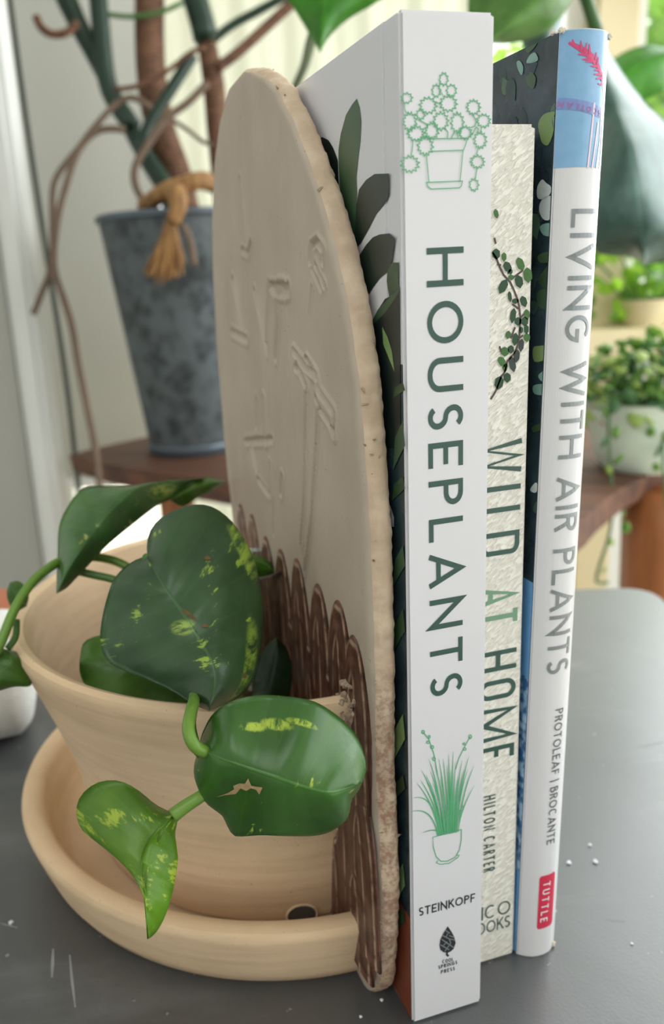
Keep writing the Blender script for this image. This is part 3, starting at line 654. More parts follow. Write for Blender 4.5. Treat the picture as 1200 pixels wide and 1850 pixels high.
# ------------------------------------------------------------------ bookend planter: slab plaque + half pot
XF, XB = -.0080, -.0015
nearo = [(0, .0150), (.006, .0105), (.012, .0085), (.030, .0058), (.045, .0045), (.068, .0052), (.079, .0062), (.1064, .0052), (.1325, .0050), (.1505, .0058), (.168, .0080), (.1827, .0100), (.1915, .0124), (.2036, .0170), (.2151, .0234), (.2263, .0315), (.2379, .0422), (.2485, .0530), (.2575, .0645), (.2636, .0765), (.2675, .0880), (.2700, .1000)]
faro = [(0, .150), (.03, .152), (.07, .155), (.108, .159), (.129, .1629), (.1476, .1653), (.166, .1666), (.1885, .1662), (.2102, .1637), (.2306, .1584), (.2491, .1477), (.2617, .134), (.2685, .118), (.2700, .1001)]
def itp(L, z):
    for (a, b), (c, d) in zip(L, L[1:]):
        if z <= c: return b + (d - b) * (z - a) / (c - a)
    return L[-1][1]
bp = thing('bookend_planter', (XB, .09, 0), 'unglazed clay bookend planter with arched carved plaque and half pot', 'planter')
GR = []
def groove(pts, wd, dp): 
    P = [atx(x, y, XF) for x, y in pts]; GR.append(([(p.y, p.z) for p in P], wd, dp))
Z3 = lambda L: zs(L, 360, 100, 3.084)
Z4 = lambda L: zs(L, 380, 650, 2.847)
for L, wd, dp in [([(230, 690), (262, 1050)], .0013, .0005), ([(240, 1085), (275, 1105), (290, 1040)], .0013, .0006), ([(390, 1270), (385, 1460), (380, 1650)], .0013, .0006), ([(400, 1285), (500, 1285), (500, 1320), (420, 1322), (400, 1285)], .0014, .0007), ([(450, 1300), (480, 1305)], .0022, .0009), ([(435, 1340), (440, 1500), (430, 1690)], .0013, .0007), ([(470, 1350), (485, 1550), (500, 1770)], .0010, .0005),
                  ([(620, 1150), (625, 1060), (660, 1035), (695, 1080), (690, 1150)], .0011, .0007), ([(630, 1180), (655, 1240), (680, 1300)], .0010, .0006), ([(650, 1170), (680, 1240), (700, 1280)], .0010, .0006), ([(630, 1290), (615, 1450)], .0008, .0004), ([(530, 1650), (600, 1740), (655, 1790)], .0012, .0008), ([(540, 1740), (575, 1780), (600, 1840)], .0012, .0007), ([(600, 1690), (660, 1780)], .0010, .0006), ([(190, 1250), (220, 1400), (250, 1580)], .0016, .0005), ([(180, 1540), (270, 1585)], .0016, .0006), ([(310, 1310), (350, 1500), (380, 1660)], .0013, .0005)]: groove(Z3(L), wd, dp)
for L, wd, dp in [([(450, 20), (490, 130)], .0011, .0007), ([(500, 0), (550, 80), (560, 160), (640, 270), (640, 385)], .0012, .0009), ([(545, 200), (570, 260), (620, 330), (635, 380)], .0011, .0008), ([(495, 130), (490, 700), (470, 960)], .0008, .0010), ([(558, 230), (530, 800), (490, 1100)], .0008, .0010), ([(240, 210), (240, 340)], .0017, .0006), ([(275, 200), (285, 420)], .0016, .0007), ([(180, 420), (320, 410)], .0014, .0006), ([(215, 450), (240, 560)], .0018, .0006), ([(310, 540), (310, 690)], .0015, .0006), ([(370, 600), (365, 690)], .0014, .0006), ([(330, 720), (325, 900)], .0012, .0004), ([(250, 620), (300, 690)], .0015, .0006)]: groove(Z4(L), wd, dp)
def segd(p, a, b):
    d = (b[0] - a[0], b[1] - a[1]); L = d[0] ** 2 + d[1] ** 2 or 1e-12; t = max(0, min(1, ((p[0] - a[0]) * d[0] + (p[1] - a[1]) * d[1]) / L))
    return math.hypot(p[0] - a[0] - d[0] * t, p[1] - a[1] - d[1] * t)
GB = [(min(p[0] for p in P) - 2.5 * wd, max(p[0] for p in P) + 2.5 * wd, min(p[1] for p in P) - 2.5 * wd, max(p[1] for p in P) + 2.5 * wd, P, wd, dp) for P, wd, dp in GR]
def carve(y, z):
    x = 0
    for a, b, c, d, P, wd, dp in GB:
        if a < y < b and c < z < d:
            q = min(segd((y, z), P[i], P[i + 1]) for i in range(len(P) - 1)) / wd
            v = dp * (1.5 * math.exp(-(q / .75) ** 2) - .75 * math.exp(-((q - 1.35) / .45) ** 2))
            if abs(v) > abs(x): x = v
    return x
NR, NC = 430, 330; V = []; F = []
for i in range(NR + 1):
    u = i / NR; z = .27 * (1 - (1 - u) ** 1.25) if u > 0 else 0
    y0, y1 = itp(nearo, z), itp(faro, z); y0 += .0007 * noise.noise(Vector((0, 1, z * 160))) ; c = .5 * (y0 + y1)
    for j in range(NC + 1):
        t = j / NC; y = y0 + (y1 - y0) * t; rim = min(y - y0, y1 - y, max(.27 - z, 0) * .8)
        x = XF + .0011 * math.exp(-rim / .0010) + carve(y, z) + .00025 * noise.noise(Vector((1, y * 60, z * 40)))
        V.append(Vector((x, y, z)))
W = NC + 1
for i in range(NR):
    for j in range(NC): a = i * W + j; F.append((a, a + W, a + W + 1, a + 1))
pq = obj('plaque_face', V, F, M_plaque, bp, True)
# rough torn edge and back of the slab
loop = [(y, z) for z, y in [(.27 * i / 150, 0) for i in range(151)]]
ol = []
for i in range(0, NR + 1): ol.append(V[i * W])
for i in range(NR, -1, -2): ol.append(V[i * W + NC])
EV = []; EF = []; K = 6
for i, p in enumerate(ol):
    a = ol[max(i - 1, 0)]; b = ol[min(i + 1, len(ol) - 1)]; d = (b - a); nrm = Vector((0, -d.z, d.y)); nrm = nrm.normalized() if nrm.length > 1e-9 else Vector((0, 0, 1))
    if i <= NR: nrm = nrm if nrm.y < .3 else -nrm
    cc = Vector((0, .086, .14)); 
    if (p - cc).dot(nrm) < 0: nrm = -nrm
    for k2 in range(K + 1):
        t = k2 / K; x = p.x + (XB - p.x) * t; bul = .0007 * math.sin(math.pi * t) ** .6
        q = Vector((x, p.y, p.z)); r = .0004 * noise.noise(q * 300) + .0003 * noise.noise(q * 1000) if 0 < k2 < K else 0
        if k2 == K: r = .0007 * noise.noise(q * 500) - .0006
        q = q + nrm * (bul + r + .0006 * t); q.z = max(q.z, 0.0); EV.append(q)
for i in range(len(ol) - 1):
    for k2 in range(K): a = i * (K + 1) + k2; EF.append((a, a + 1, a + K + 2, a + K + 1))
EF.append(tuple(i * (K + 1) + K for i in range(len(ol))))
eo = obj('plaque_edge', EV, EF, M_edge, bp, True, label='rough torn clay edge of the arched plaque'); edge_split(eo, 60)
# torn crumbs of clay stuck along the slab edge
ME = []
for kx in range(3):
    bm = bmesh.new(); bmesh.ops.create_icosphere(bm, subdivisions=2, radius=1)
    for v in bm.verts: v.co *= 1 + .5 * noise.noise(v.co * 1.7 + Vector((kx * 5, 0, 0)))
    me = bpy.data.meshes.new('clay_burr'); bm.to_mesh(me); bm.free(); me.materials.append(M_edge); ME.append(me)
rd = random.Random(11)
for i in range(30):
    p = ol[rd.randrange(40, NR - 10)]; o = put(rd.choice(ME), 'clay_burr', bp, Vector((XF + rd.uniform(.001, .0062), p.y - .0003, p.z)), (rd.uniform(0, 6), rd.uniform(0, 6), rd.uniform(0, 6)), 1)
    s = rd.uniform(.0003, .0007); o.scale = (s * 2.2, s * .45, s * .7)
# overlapping brown petals
def petal_mesh():
    n, m = 16, 7; V = []; F = []; uv = []; Lp, Wd = .056, .0205
    for i in range(n + 1):
        s = (i / n) ** 1.8; q_ = min(1, s / .5); hw = Wd / 2 * math.sqrt(max(0, 1 - (1 - q_) ** 2))
        for j in range(-m, m + 1):
            t = j / m; y = hw * t; z = -Lp * s
            x = -.0013 * (1 - .55 * t * t) * min(1, .35 + 2.2 * s) + .0004 * abs(t) ** 8
            V.append((x, y, z)); e = max(abs(t), 1 - s * 1.0); uv.append((s, min(hw * (1 - abs(t)), s * Lp * .7) / (Wd / 2)))
    W = 2 * m + 1
    for i in range(n):
        for j in range(W - 1): a = i * W + j; F.append((a, a + 1, a + W + 1, a + W))
    b = len(V); V += [(0.0006, v[1], v[2]) for v in V]; uv += uv
    rimi = [j for j in range(W)] + [i * W + W - 1 for i in range(1, n + 1)] + [n * W + j for j in range(W - 2, -1, -1)] + [i * W for i in range(n - 1, 0, -1)]
    for a, c in zip(rimi, rimi[1:] + rimi[:1]): F.append((a, c, c + b, a + b))
    me = bpy.data.meshes.new('petal'); me.from_pydata(V, [], F); me.materials.append(M_petal); l = me.uv_layers.new(name='UVMap')
    for lp in me.loops: l.data[lp.index].uv = uv[lp.vertex_index]
    for p in me.polygons: p.use_smooth = True
    return me
PM = petal_mesh(); rd = random.Random(5)
for row in range(4):
    zt = .121 - .024 * row
    for c in range(10):
        y = .0075 + .0192 * c + (.0096 if row % 2 else 0) + rd.uniform(-.001, .001); zz = zt + rd.uniform(-.002, .002) - (.006 if y < .02 and row == 0 else 0)
        if y > itp(faro, zz) - .009: continue
        o = put(PM, 'petal', bp, Vector((XF - .0001 - .00035 * row, max(y, itp(nearo, max(0, zz - .03)) + .0104), zz)), (rd.uniform(-.05, .05), 0, 0), 1)
        if zz - .056 < 0.009: o.scale.z = (zz - .009) / .056
# half pot
PC = (XF, .109, 0)
H0, H1 = math.pi / 2, 1.5 * math.pi
pot = lathe('pot', [(.001, .0076), (.0655, .0076), (.0685, .0084), (.0703, .013), (.0728, .030), (.0758, .0455), (.0815, .065), (.0880, .0835), (.0905, .0905), (.0920, .0945), (.0917, .0968), (.0898, .0977), (.0872, .0965), (.0855, .0925), (.080, .072), (.0725, .046), (.068, .024), (.064, .018), (.001, .018)], PC, M_clay, bp, H0, H1, 90, True)
# pot back wall past the slab and drain notch
rbox('pot_back_wall', XF - .0002, XF + .005, .158, .1995, .0076, .093, .001, M_clay, bp)
rbox('pot_back_foot', XF + .0005, XF + .005, .15, .178, .0, .02, .001, M_clay, bp)
dh = atz(546, 1640, .016)
a = math.atan2(dh.y - PC[1], dh.x - PC[0]); e = Vector((math.cos(a), math.sin(a), 0)); c = Vector(PC) + e * .0703 + Vector((0, 0, .0115))
V = []; F = []; tx = Vector((-e.y, e.x, 0))
for r, o in ((.0054, .0003), (.0050, .0009), (.0048, .0009), (.0046, .0005), (.0010, .0005)):
    for kx in range(20): th = 2 * math.pi * kx / 20; V.append(c + e * o + tx * r * math.cos(th) + Vector((0, 0, 1)) * r * .8 * math.sin(th))
for i in range(3):
    for kx in range(20): F.append((i * 20 + kx, i * 20 + (kx + 1) % 20, (i + 1) * 20 + (kx + 1) % 20, (i + 1) * 20 + kx))
obj('drain_ring', V, F, M_clay, bp, True)
obj('drain_hole', [v + e * .0001 for v in V[60:80]], [tuple(range(20))], plain('drain_hole_painted_shade', (74, 70, 66), .7, .3, .3, 300), bp, label='dark disc painted as the shaded drain hole at the foot of the pot')  # hole is not cut; its inner shade is painted as a dark disc
# rough clay joint between pot and slab
for sgn in (1,):
    P = []
    for i in range(40):
        z = .014 + .081 * i / 39; rr = .0705 + .0205 * ((z - .014) / .081) ** 1.5; P.append(Vector((XF - .0002, PC[1] - rr - .0012, z)))
    V, F = tube_vf(P, .0021, 10); V = [v + Vector((noise.noise(v * 900), noise.noise(v * 900 + Vector((9, 0, 0))), noise.noise(v * 700))) * .0011 for v in V]
    obj('clay_joint', V, F, M_edge, bp, True)
for i in range(26):
    P = Vector((XF - rd.uniform(.0005, .004), PC[1] - .0915 + rd.uniform(-.004, .004), .096 + rd.uniform(-.006, .006))); o = put(rd.choice(ME), 'clay_crumb', bp, P, (rd.uniform(0, 6), rd.uniform(0, 6), 0), rd.uniform(.0004, .0010))
# ------------------------------------------------------------------ saucer
sc = thing('saucer', (-.05, .117, 0), 'half-round clay drip saucer beneath the bookend pot', 'saucer')
so = lathe('saucer_body', [(.001, .0), (.0905, 0), (.0935, .0012), (.0962, .006), (.0990, .014), (.1012, .021), (.1018, .0235), (.1010, .0252), (.0990, .0258), (.0955, .0252), (.0935, .0235), (.0915, .016), (.0885, .0095), (.0855, .0075), (.001, .0072)], (-.0035, .1158, 0), M_clay, sc, H0 + .052, H1 - .052, 110, True)
# ------------------------------------------------------------------ clear cup and pothos
cp = atd(440, 1020, .295)
cup = thing('plastic_cup', (cp.x, cp.y, .019), 'clear plastic cup standing inside the clay pot', 'cup')
zr = cp.z
lathe('cup_wall', [(.001, .019), (.0115, .019), (.0122, .021), (.0160, zr - .001), (.0172, zr - .0004), (.0170, zr + .0006), (.0156, zr), (.0116, .023), (.001, .0215)], (cp.x, cp.y, 0), M_cup, cup, n=40)
V, F = tube_vf([Vector((cp.x + .0168 * math.cos(a), cp.y + .0168 * math.sin(a), zr)) for a in [2 * math.pi * i / 40 for i in range(41)]], .0006, 6); obj('cup_rim', V, F, M_cuprim, cup, True)
lathe('water', [(.001, .07), (.0134, .07), (.0118, .023), (.001, .023)], (cp.x, cp.y, 0), M_cup, cup, n=30)
po = thing('pothos', (cp.x, cp.y, .023), 'variegated pothos trailing out of the clay pot', 'plant')
D2 = lambda L: zs(L, 0, 820, 2.4)
D3 = lambda L: zs(L, 300, 1150, 2.609)
D4 = lambda L: zs(L, 0, 1250, 1.579)
ML2 = leaf_mat('pothos_leaf_large', (40, 68, 38), (56, 88, 50), (158, 186, 70), .42, ((.47, .46, .05, .07, 1), (.78, .9, .16, .07, .8), (.45, .97, .10, .04, .9)), .36, .12, .8)
ML1 = leaf_mat('pothos_leaf_back', (62, 100, 54), (88, 128, 70), (186, 198, 110), .3, ((.22, .75, .08, .2, 1),), .3, .2, .8)
ML3 = leaf_mat('pothos_leaf_front', (48, 88, 32), (64, 108, 44), (186, 208, 80), .2, ((.34, .21, .07, .035, 1), (.44, .18, .08, .04, 1), (.55, .14, .08, .022, 1), (.93, .66, .02, .06, .8)), .28, .15, .8)
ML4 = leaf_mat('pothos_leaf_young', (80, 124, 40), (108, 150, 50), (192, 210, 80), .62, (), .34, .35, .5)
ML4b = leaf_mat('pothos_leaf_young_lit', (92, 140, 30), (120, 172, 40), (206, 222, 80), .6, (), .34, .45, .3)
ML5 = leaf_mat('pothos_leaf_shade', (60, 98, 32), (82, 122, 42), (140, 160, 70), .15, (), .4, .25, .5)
leaf('leaf', D2([(638, 445), (700, 560), (790, 690), (870, 815), (925, 920), (930, 1020), (905, 1115)]), D2([(638, 445), (590, 458), (530, 500), (490, 550), (465, 620), (445, 700), (434, 790), (445, 862), (480, 910), (560, 946), (660, 986), (760, 1036), (840, 1086), (905, 1115)]), D2([(638, 445), (637, 380), (660, 318), (710, 268), (780, 235), (860, 218), (935, 236), (1005, 292), (1062, 372), (1100, 450), (1127, 560), (1139, 680), (1136, 800), (1120, 910), (1085, 1005), (1020, 1065), (905, 1115)]), [.235, .228, .222, .214, .208], ML2, po, .010, .018, .0012, 6, 40, 12)
lf2 = [o for o in po.children if o.name.startswith('leaf')][-1]
M_blem = plain('leaf_blemish', (104, 84, 54), .7, .2, .3, 900)
for cx, cy, rx_, ry_ in ((815, 690, 24, 9), (840, 712, 18, 7), (890, 745, 16, 7), (900, 451, 15, 8), (1062, 962, 9, 11)):
    L = [D2([(cx + rx_ * math.cos(t) * (1 + .25 * math.sin(3 * t)) , cy + ry_ * math.sin(t) + rx_ * .5 * math.cos(t) * (cx < 880))])[0] for t in [i * .571 for i in range(11)]]
    obj('blemish', [onleaf(x, y, .0003) for x, y in L], [tuple(range(11))], M_blem, lf2)
leaf('leaf', D2([(880, 106), (720, 118), (600, 140), (480, 245), (380, 370), (300, 490), (245, 606)]), D2([(880, 106), (760, 117), (650, 132), (540, 140), (440, 138), (372, 144), (330, 175), (295, 225), (268, 275), (253, 335), (250, 420), (246, 520), (243, 606)]), D2([(880, 106), (800, 158), (735, 200), (690, 220), (640, 255), (570, 310), (520, 350), (460, 402), (400, 466), (330, 540), (285, 585), (245, 606)]), [.33, .315, .295, .285, .275, .27], ML1, po, .015, .006, .0015, 5, 36, 9)
leaf('leaf', D2([(735, 200), (800, 165), (880, 140), (978, 120)]), D2([(735, 200), (790, 155), (870, 107), (930, 104), (978, 120)]), D2([(735, 200), (770, 222), (800, 228), (850, 196), (920, 158), (978, 120)]), [.312, .32, .33, .34], ML5, po, .006, .004, 0, 5, 18, 6)
leaf('leaf', D3([(155, 530), (250, 572), (400, 625), (520, 665), (640, 708), (780, 735), (925, 690)]), D3([(155, 530), (163, 480), (182, 430), (215, 372), (270, 325), (350, 290), (440, 276), (520, 277), (620, 288), (700, 306), (770, 345), (840, 400), (890, 455), (922, 515), (941, 580), (943, 640), (925, 690)]), D3([(155, 530), (135, 590), (131, 650), (150, 715), (185, 780), (225, 815), (265, 845), (286, 888), (312, 932), (345, 943), (450, 937), (560, 941), (680, 941), (750, 930), (800, 906), (846, 870), (866, 830), (876, 770), (905, 733), (925, 690)]), [.196, .192, .190, .192, .198], ML3, po, .010, .012, .0022, 5.5, 44, 12)
# torn dry hole on the front leaf, curled brown lips standing just proud of the blade
tear = D3([(235, 758), (290, 738), (322, 720), (316, 705), (345, 692), (372, 694), (388, 668), (402, 704), (430, 708), (455, 712), (440, 745), (425, 722), (400, 715), (378, 728), (352, 716), (330, 742), (280, 748)])
lf3 = [o for o in po.children if o.name.startswith('leaf')][-1]
tear = [(v.x, v.y) for v in split_long(tear + tear[:1], 3)[:-1]]
obj('torn_hole', [onleaf(x, y) for x, y in tear], [tuple(range(len(tear)))], plain('dry_tear', (176, 148, 112), .9, .1, .3, 900), lf3, label='dry brown torn hole in the leaf')
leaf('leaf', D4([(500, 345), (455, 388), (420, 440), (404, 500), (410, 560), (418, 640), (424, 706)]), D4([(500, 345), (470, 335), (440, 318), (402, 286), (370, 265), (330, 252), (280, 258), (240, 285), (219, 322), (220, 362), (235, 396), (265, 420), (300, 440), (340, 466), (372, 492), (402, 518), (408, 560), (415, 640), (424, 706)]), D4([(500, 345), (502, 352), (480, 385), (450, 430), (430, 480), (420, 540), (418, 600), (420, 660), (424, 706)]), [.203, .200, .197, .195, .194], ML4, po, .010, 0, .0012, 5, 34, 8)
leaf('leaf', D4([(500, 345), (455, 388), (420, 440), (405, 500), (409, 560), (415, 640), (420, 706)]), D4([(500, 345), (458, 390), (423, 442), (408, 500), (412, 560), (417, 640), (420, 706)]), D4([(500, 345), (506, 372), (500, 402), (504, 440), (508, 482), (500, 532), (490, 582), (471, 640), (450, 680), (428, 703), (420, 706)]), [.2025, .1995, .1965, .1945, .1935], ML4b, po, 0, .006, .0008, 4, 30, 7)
leaf('leaf', D2([(880, 1090), (700, 1010), (520, 930), (345, 900)]), D2([(880, 1090), (760, 900), (620, 800), (480, 782), (400, 796), (358, 826), (345, 900)]), D2([(880, 1090), (820, 1110), (700, 1100), (560, 1080), (450, 1050), (372, 1003), (346, 950), (345, 900)]), [.27, .265, .262, .262], ML5, po, .01, -.008, .001)
leaf('leaf', [(8, 1172), (20, 1195), (0, 1215), (-40, 1262)], [(8, 1172), (-20, 1165), (-60, 1190), (-70, 1230), (-40, 1262)], [(8, 1172), (30, 1178), (46, 1192), (56, 1225), (54, 1240), (20, 1242), (-40, 1262)], [.265, .262, .26, .26], ML5, po, .004, .006)
leaf('leaf', [(48, 1096), (38, 1082), (26, 1070), (18, 1052)], [(48, 1096), (28, 1104), (16, 1090), (12, 1070), (18, 1052)], [(48, 1096), (52, 1078), (46, 1060), (34, 1050), (18, 1052)], [.285, .285, .286, .287], ML5, po, .003, .003)
leaf('leaf', [(440, 1022), (460, 1012), (480, 1018), (496, 1034)], [(440, 1022), (455, 1004), (475, 1006), (490, 1018), (496, 1034)], [(440, 1022), (455, 1040), (475, 1045), (490, 1040), (496, 1034)], [.295, .295, .295, .295], ML5, po, .004, .004)
leaf('leaf', [(500, 1150), (498, 1190), (490, 1230), (470, 1290)], [(500, 1150), (478, 1170), (462, 1210), (455, 1260), (470, 1290)], [(500, 1150), (520, 1175), (528, 1220), (515, 1270), (470, 1290)], [.275, .272, .27, .265], leaf_mat('pothos_leaf_deep', (26, 46, 26), (36, 60, 34), (90, 110, 50), .1, (), .4, .1, .5), po, .004, .004)
def S(pts, r, m=M_stem): tube('stem', [atd(x, y, d) for x, y, d in pts], r, m, po, 10)
S([(-12, 1185, .262), (2, 1160, .262), (25, 1103, .266), (54, 1057, .272), (83, 1030, .28), (115, 1012, .29), (160, 1006, .295), (195, 1010, .3), (230, 1024, .3), (300, 1070, .3), (400, 1120, .3)], .0016)
S([(110, 1025, .287), (145, 1033, .287), (175, 1040, .288), (205, 1047, .288), (260, 1070, .288), (400, 1130, .296)], .0014, M_stemdark)
S([(30, 1120, .27), (28, 1150, .268), (14, 1172, .266)], .0011, M_stemdark)
S([(352, 1262, .215), (347, 1280, .205), (342, 1300, .200), (341, 1320, .197), (347, 1340, .1955), (359, 1353, .196), (372, 1358, .197)], lambda t: .00155)
S([(352, 1262, .215), (356, 1220, .235), (380, 1180, .26), (430, 1150, .29)], .0016, M_stemdark)
S([(392, 1400, .210), (376, 1428, .206), (361, 1440, .204), (342, 1452, .2035), (325, 1464, .203), (312, 1474, .2025)], lambda t: .0013 + .0005 * t)
S([(392, 1400, .210), (372, 1372, .205), (352, 1345, .202), (344, 1310, .203), (348, 1280, .208)], .0014, M_stemdark)
S([(265, 1008, .240), (300, 1030, .26), (360, 1080, .28), (430, 1130, .297)], .0014, M_stemdark)
for dx, dy in ((.004, .002), (-.005, .004), (.001, -.006)):
    tube('stem', [Vector((cp.x + dx, cp.y + dy, .026)), Vector((cp.x + dx * 1.2, cp.y + dy * 1.4, .05)), Vector((cp.x - .012 + dx, cp.y + dy * 2, .085))], .0016, M_stemdark, po, 8)
# ------------------------------------------------------------------ book 1 (white, nearest)
BH, BWd = .26, .0220
b1 = thing('book', (.011, .1, 0), 'thick white houseplants book nearest the clay plaque', 'book', 'plant books in a row')
sp1 = rbox('spine', 0, BWd, 0, .0026, 0, BH, .0007, M_cover1, b1)
for x0, x1 in ((0, .0024), (BWd - .0024, BWd)):
    rbox('cover', x0, x1, .0085, .160, 0, BH, .0005, M_cover1, b1)
    o = .0003; rbox('hinge', x0 + (o if x0 == 0 else 0), x1 - (0 if x0 == 0 else o), .0020, .0090, .0003, BH - .0003, 0, M_cover1, b1)
rbox('page_block', .0026, BWd - .0026, .0030, .156, .003, BH - .003, 0, M_page, b1)
F1 = lambda x, z: Vector((x, -.00012, z))
def s1(x, y): p = aty(x, y, 0); return (p.x, p.z)
text('title_lettering', 'HOUSEPLANTS', (.0057, .2131), (.0061, .1030), .0091, .132, F1, M_title, sp1, 1.0, .30, 'dark green HOUSEPLANTS title')
pA, pB = s1(757, 1655), s1(858, 1628); text('author_lettering', 'STEINKOPF', pA, pB, .0028, .155, F1, M_black, sp1, 1.05, .16, 'black STEINKOPF author name')
for t, a, b in (('COOL', (799, 1740.5), (818.5, 1735.5)), ('SPRINGS', (792, 1750.5), (826, 1741)), ('PRESS', (796.5, 1759), (821.5, 1752))):
    text('publisher_lettering', t, s1(*a), s1(*b), .00125, .17, F1, M_black, sp1, .8, .2, 'small black publisher line')
Z8 = lambda L: [s1(x, y) for x, y in zs(L, 730, 1300, 3.7)]
lg = poly('publisher_mark', Z8([(292, 1380), (318, 1418), (335, 1450), (345, 1490), (332, 1530), (312, 1548), (290, 1558), (262, 1553), (242, 1535), (237, 1508), (243, 1470), (262, 1430)]), F1, M_black, sp1, 'black leaf-shaped publisher mark')
def strokes(name, L, wd, mapf, mat, parent, taper=None, label=None, cuts=0):
    V = []; F = []; Q = []
    for i, p in enumerate(L):
        q = split_long(p, cuts) if cuts else p
        ribbon(q, wd, V, F, False, taper); Q += [i] * (len(V) - len(Q))
    return obj(name, [mapf(v[0], v[1]) - Vector((0, .000005 * k, 0)) for v, k in zip(V, Q)], F, mat, parent, label=label)
F1b = lambda x, z: Vector((x, -.00024, z))
strokes('mark_veins', [Z8(l) for l in ([(240, 1500), (300, 1535)], [(250, 1465), (330, 1520)], [(258, 1440), (300, 1462)], [(275, 1405), (305, 1425)], [(270, 1545), (310, 1490), (300, 1462), (340, 1470)], [(285, 1480), (262, 1505)], [(300, 1440), (330, 1450)], [(290, 1425), (278, 1450)])], .0003, F1b, M_grey_ink, lg)
strokes('mark_stalk', [Z8([(288, 1555), (285, 1568), (297, 1580)])], .0006, F1, M_black, sp1)
Z7 = lambda L: [s1(x, y) for x, y in zs(L, 690, 80, 5.217)]
L = []; rd = random.Random(3)
def star(cx, cy, rx, ry, nn):
    o = []; a0 = rd.random()
    for i in range(2 * nn + 1):
        a = a0 + math.pi * (i % (2 * nn)) / nn; r = 1.04 if i % 2 == 0 else .72; o.append((cx + rx * r * math.cos(a), cy + ry * r * math.sin(a)))
    return o
for cx, cy, rx, ry in ((582, 330, 44, 64), (512, 440, 44, 64), (655, 437, 50, 60), (232, 508, 56, 52), (435, 578, 84, 82), (625, 560, 84, 80), (862, 595, 67, 74), (958, 722, 67, 67), (365, 662, 44, 50), (262, 730, 66, 92), (555, 725, 74, 90), (710, 740, 64, 100), (470, 815, 67, 82), (320, 840, 84, 74), (785, 835, 62, 66), (925, 905, 62, 82), (408, 960, 76, 92), (262, 1130, 90, 82), (900, 1108, 67, 64), (866, 1325, 46, 62)):
    L.append(Z7(star(cx, cy, rx, ry, 9 if rx < 60 else 12)))
for p in ([(212, 555), (210, 600), (225, 650)], [(290, 905), (285, 980), (272, 1055)], [(850, 660), (885, 720), (875, 770), (830, 790)], [(905, 975), (888, 1045)], [(893, 1170), (878, 1265)], [(590, 790), (620, 830), (615, 885)], [(650, 885), (685, 825)], [(800, 890), (850, 850), (885, 780), (905, 800), (895, 840)], [(500, 555), (560, 555)], [(340, 710), (430, 760), (425, 800)], [(400, 860), (460, 890)], [(540, 350), (535, 420), (570, 480)], [(455, 893), (800, 887), (788, 935), (765, 1000), (470, 1010)], [(415, 1040), (440, 1300)], [(760, 1000), (733, 1285)], [(418, 1303), (755, 1290), (745, 1335), (725, 1355), (460, 1365), (430, 1340), (418, 1303)], [(700, 830), (712, 885)], [(935, 785), (925, 830)]): L.append(Z7(p))
strokes('drawn_flower_pot', L, .00019, F1, M_green_line, sp1, None, 'thin green line drawing of a potted flowering plant')
L = []; L2 = []
def bez(a, b, c, n=12): return [tuple(Vector(a) * (1 - t) ** 2 + Vector(b) * 2 * t * (1 - t) + Vector(c) * t * t) for t in [i / n for i in range(n + 1)]]
tips = [(165, 260), (115, 335), (108, 402), (85, 422), (62, 522), (45, 615), (120, 757), (175, 342), (152, 420), (230, 258), (260, 258), (297, 225), (328, 210), (388, 270), (435, 238), (468, 305), (470, 435), (405, 565), (140, 360), (205, 300), (285, 300), (345, 280), (400, 330), (425, 330), (190, 420), (240, 380), (310, 330), (360, 380)]
for i, (tx_, ty_) in enumerate(tips):
    bx = 225 + (tx_ - 45) * .32; by = 776 - (bx - 225) * .2
    if i in (4, 5, 6): c = (bx - 25 - 10 * (i == 5), ty_ - 45 + 10 * (i == 4))
    elif i in (16, 17): c = (bx + 5, by - 130)
    else: c = (bx + (tx_ - bx) * .25, by - (by - ty_) * .62)
    L.append(Z8(bez((bx, by), c, (tx_, ty_))))
strokes('drawn_grass_blades', L, .00036, F1, M_green_line, sp1, lambda t: .25 + .75 * math.sin(math.pi * min(1, t * .8 + .2)) if t < .98 else .1, 'green drawing of grassy leaves')
L = [Z8(p) for p in ([(127, 82), (165, 130), (200, 230), (225, 370)], [(442, 113), (400, 190), (365, 260), (345, 330)], [(193, 785), (383, 733)], [(190, 796), (193, 785), (195, 850), (215, 915), (245, 945), (290, 945), (340, 920), (370, 870), (383, 800), (383, 733)], [(228, 940), (215, 955), (240, 966), (300, 960), (360, 920), (368, 905), (350, 905)], arc(127, 82, 9, 11, 0, 360, 10), arc(187, 183, 10, 11, 0, 360, 10), arc(200, 262, 9, 11, 0, 360, 10), arc(442, 113, 9, 13, 0, 360, 10), arc(405, 195, 9, 9, 0, 360, 10), arc(160, 150, 9, 9, 0, 360, 10), arc(168, 113, 6, 9, 0, 360, 10), arc(400, 160, 6, 7, 0, 360, 10))]
strokes('drawn_grass_pot', L, .00024, F1, M_green_line, sp1, None, 'green drawing of a rounded pot with flower stalks')
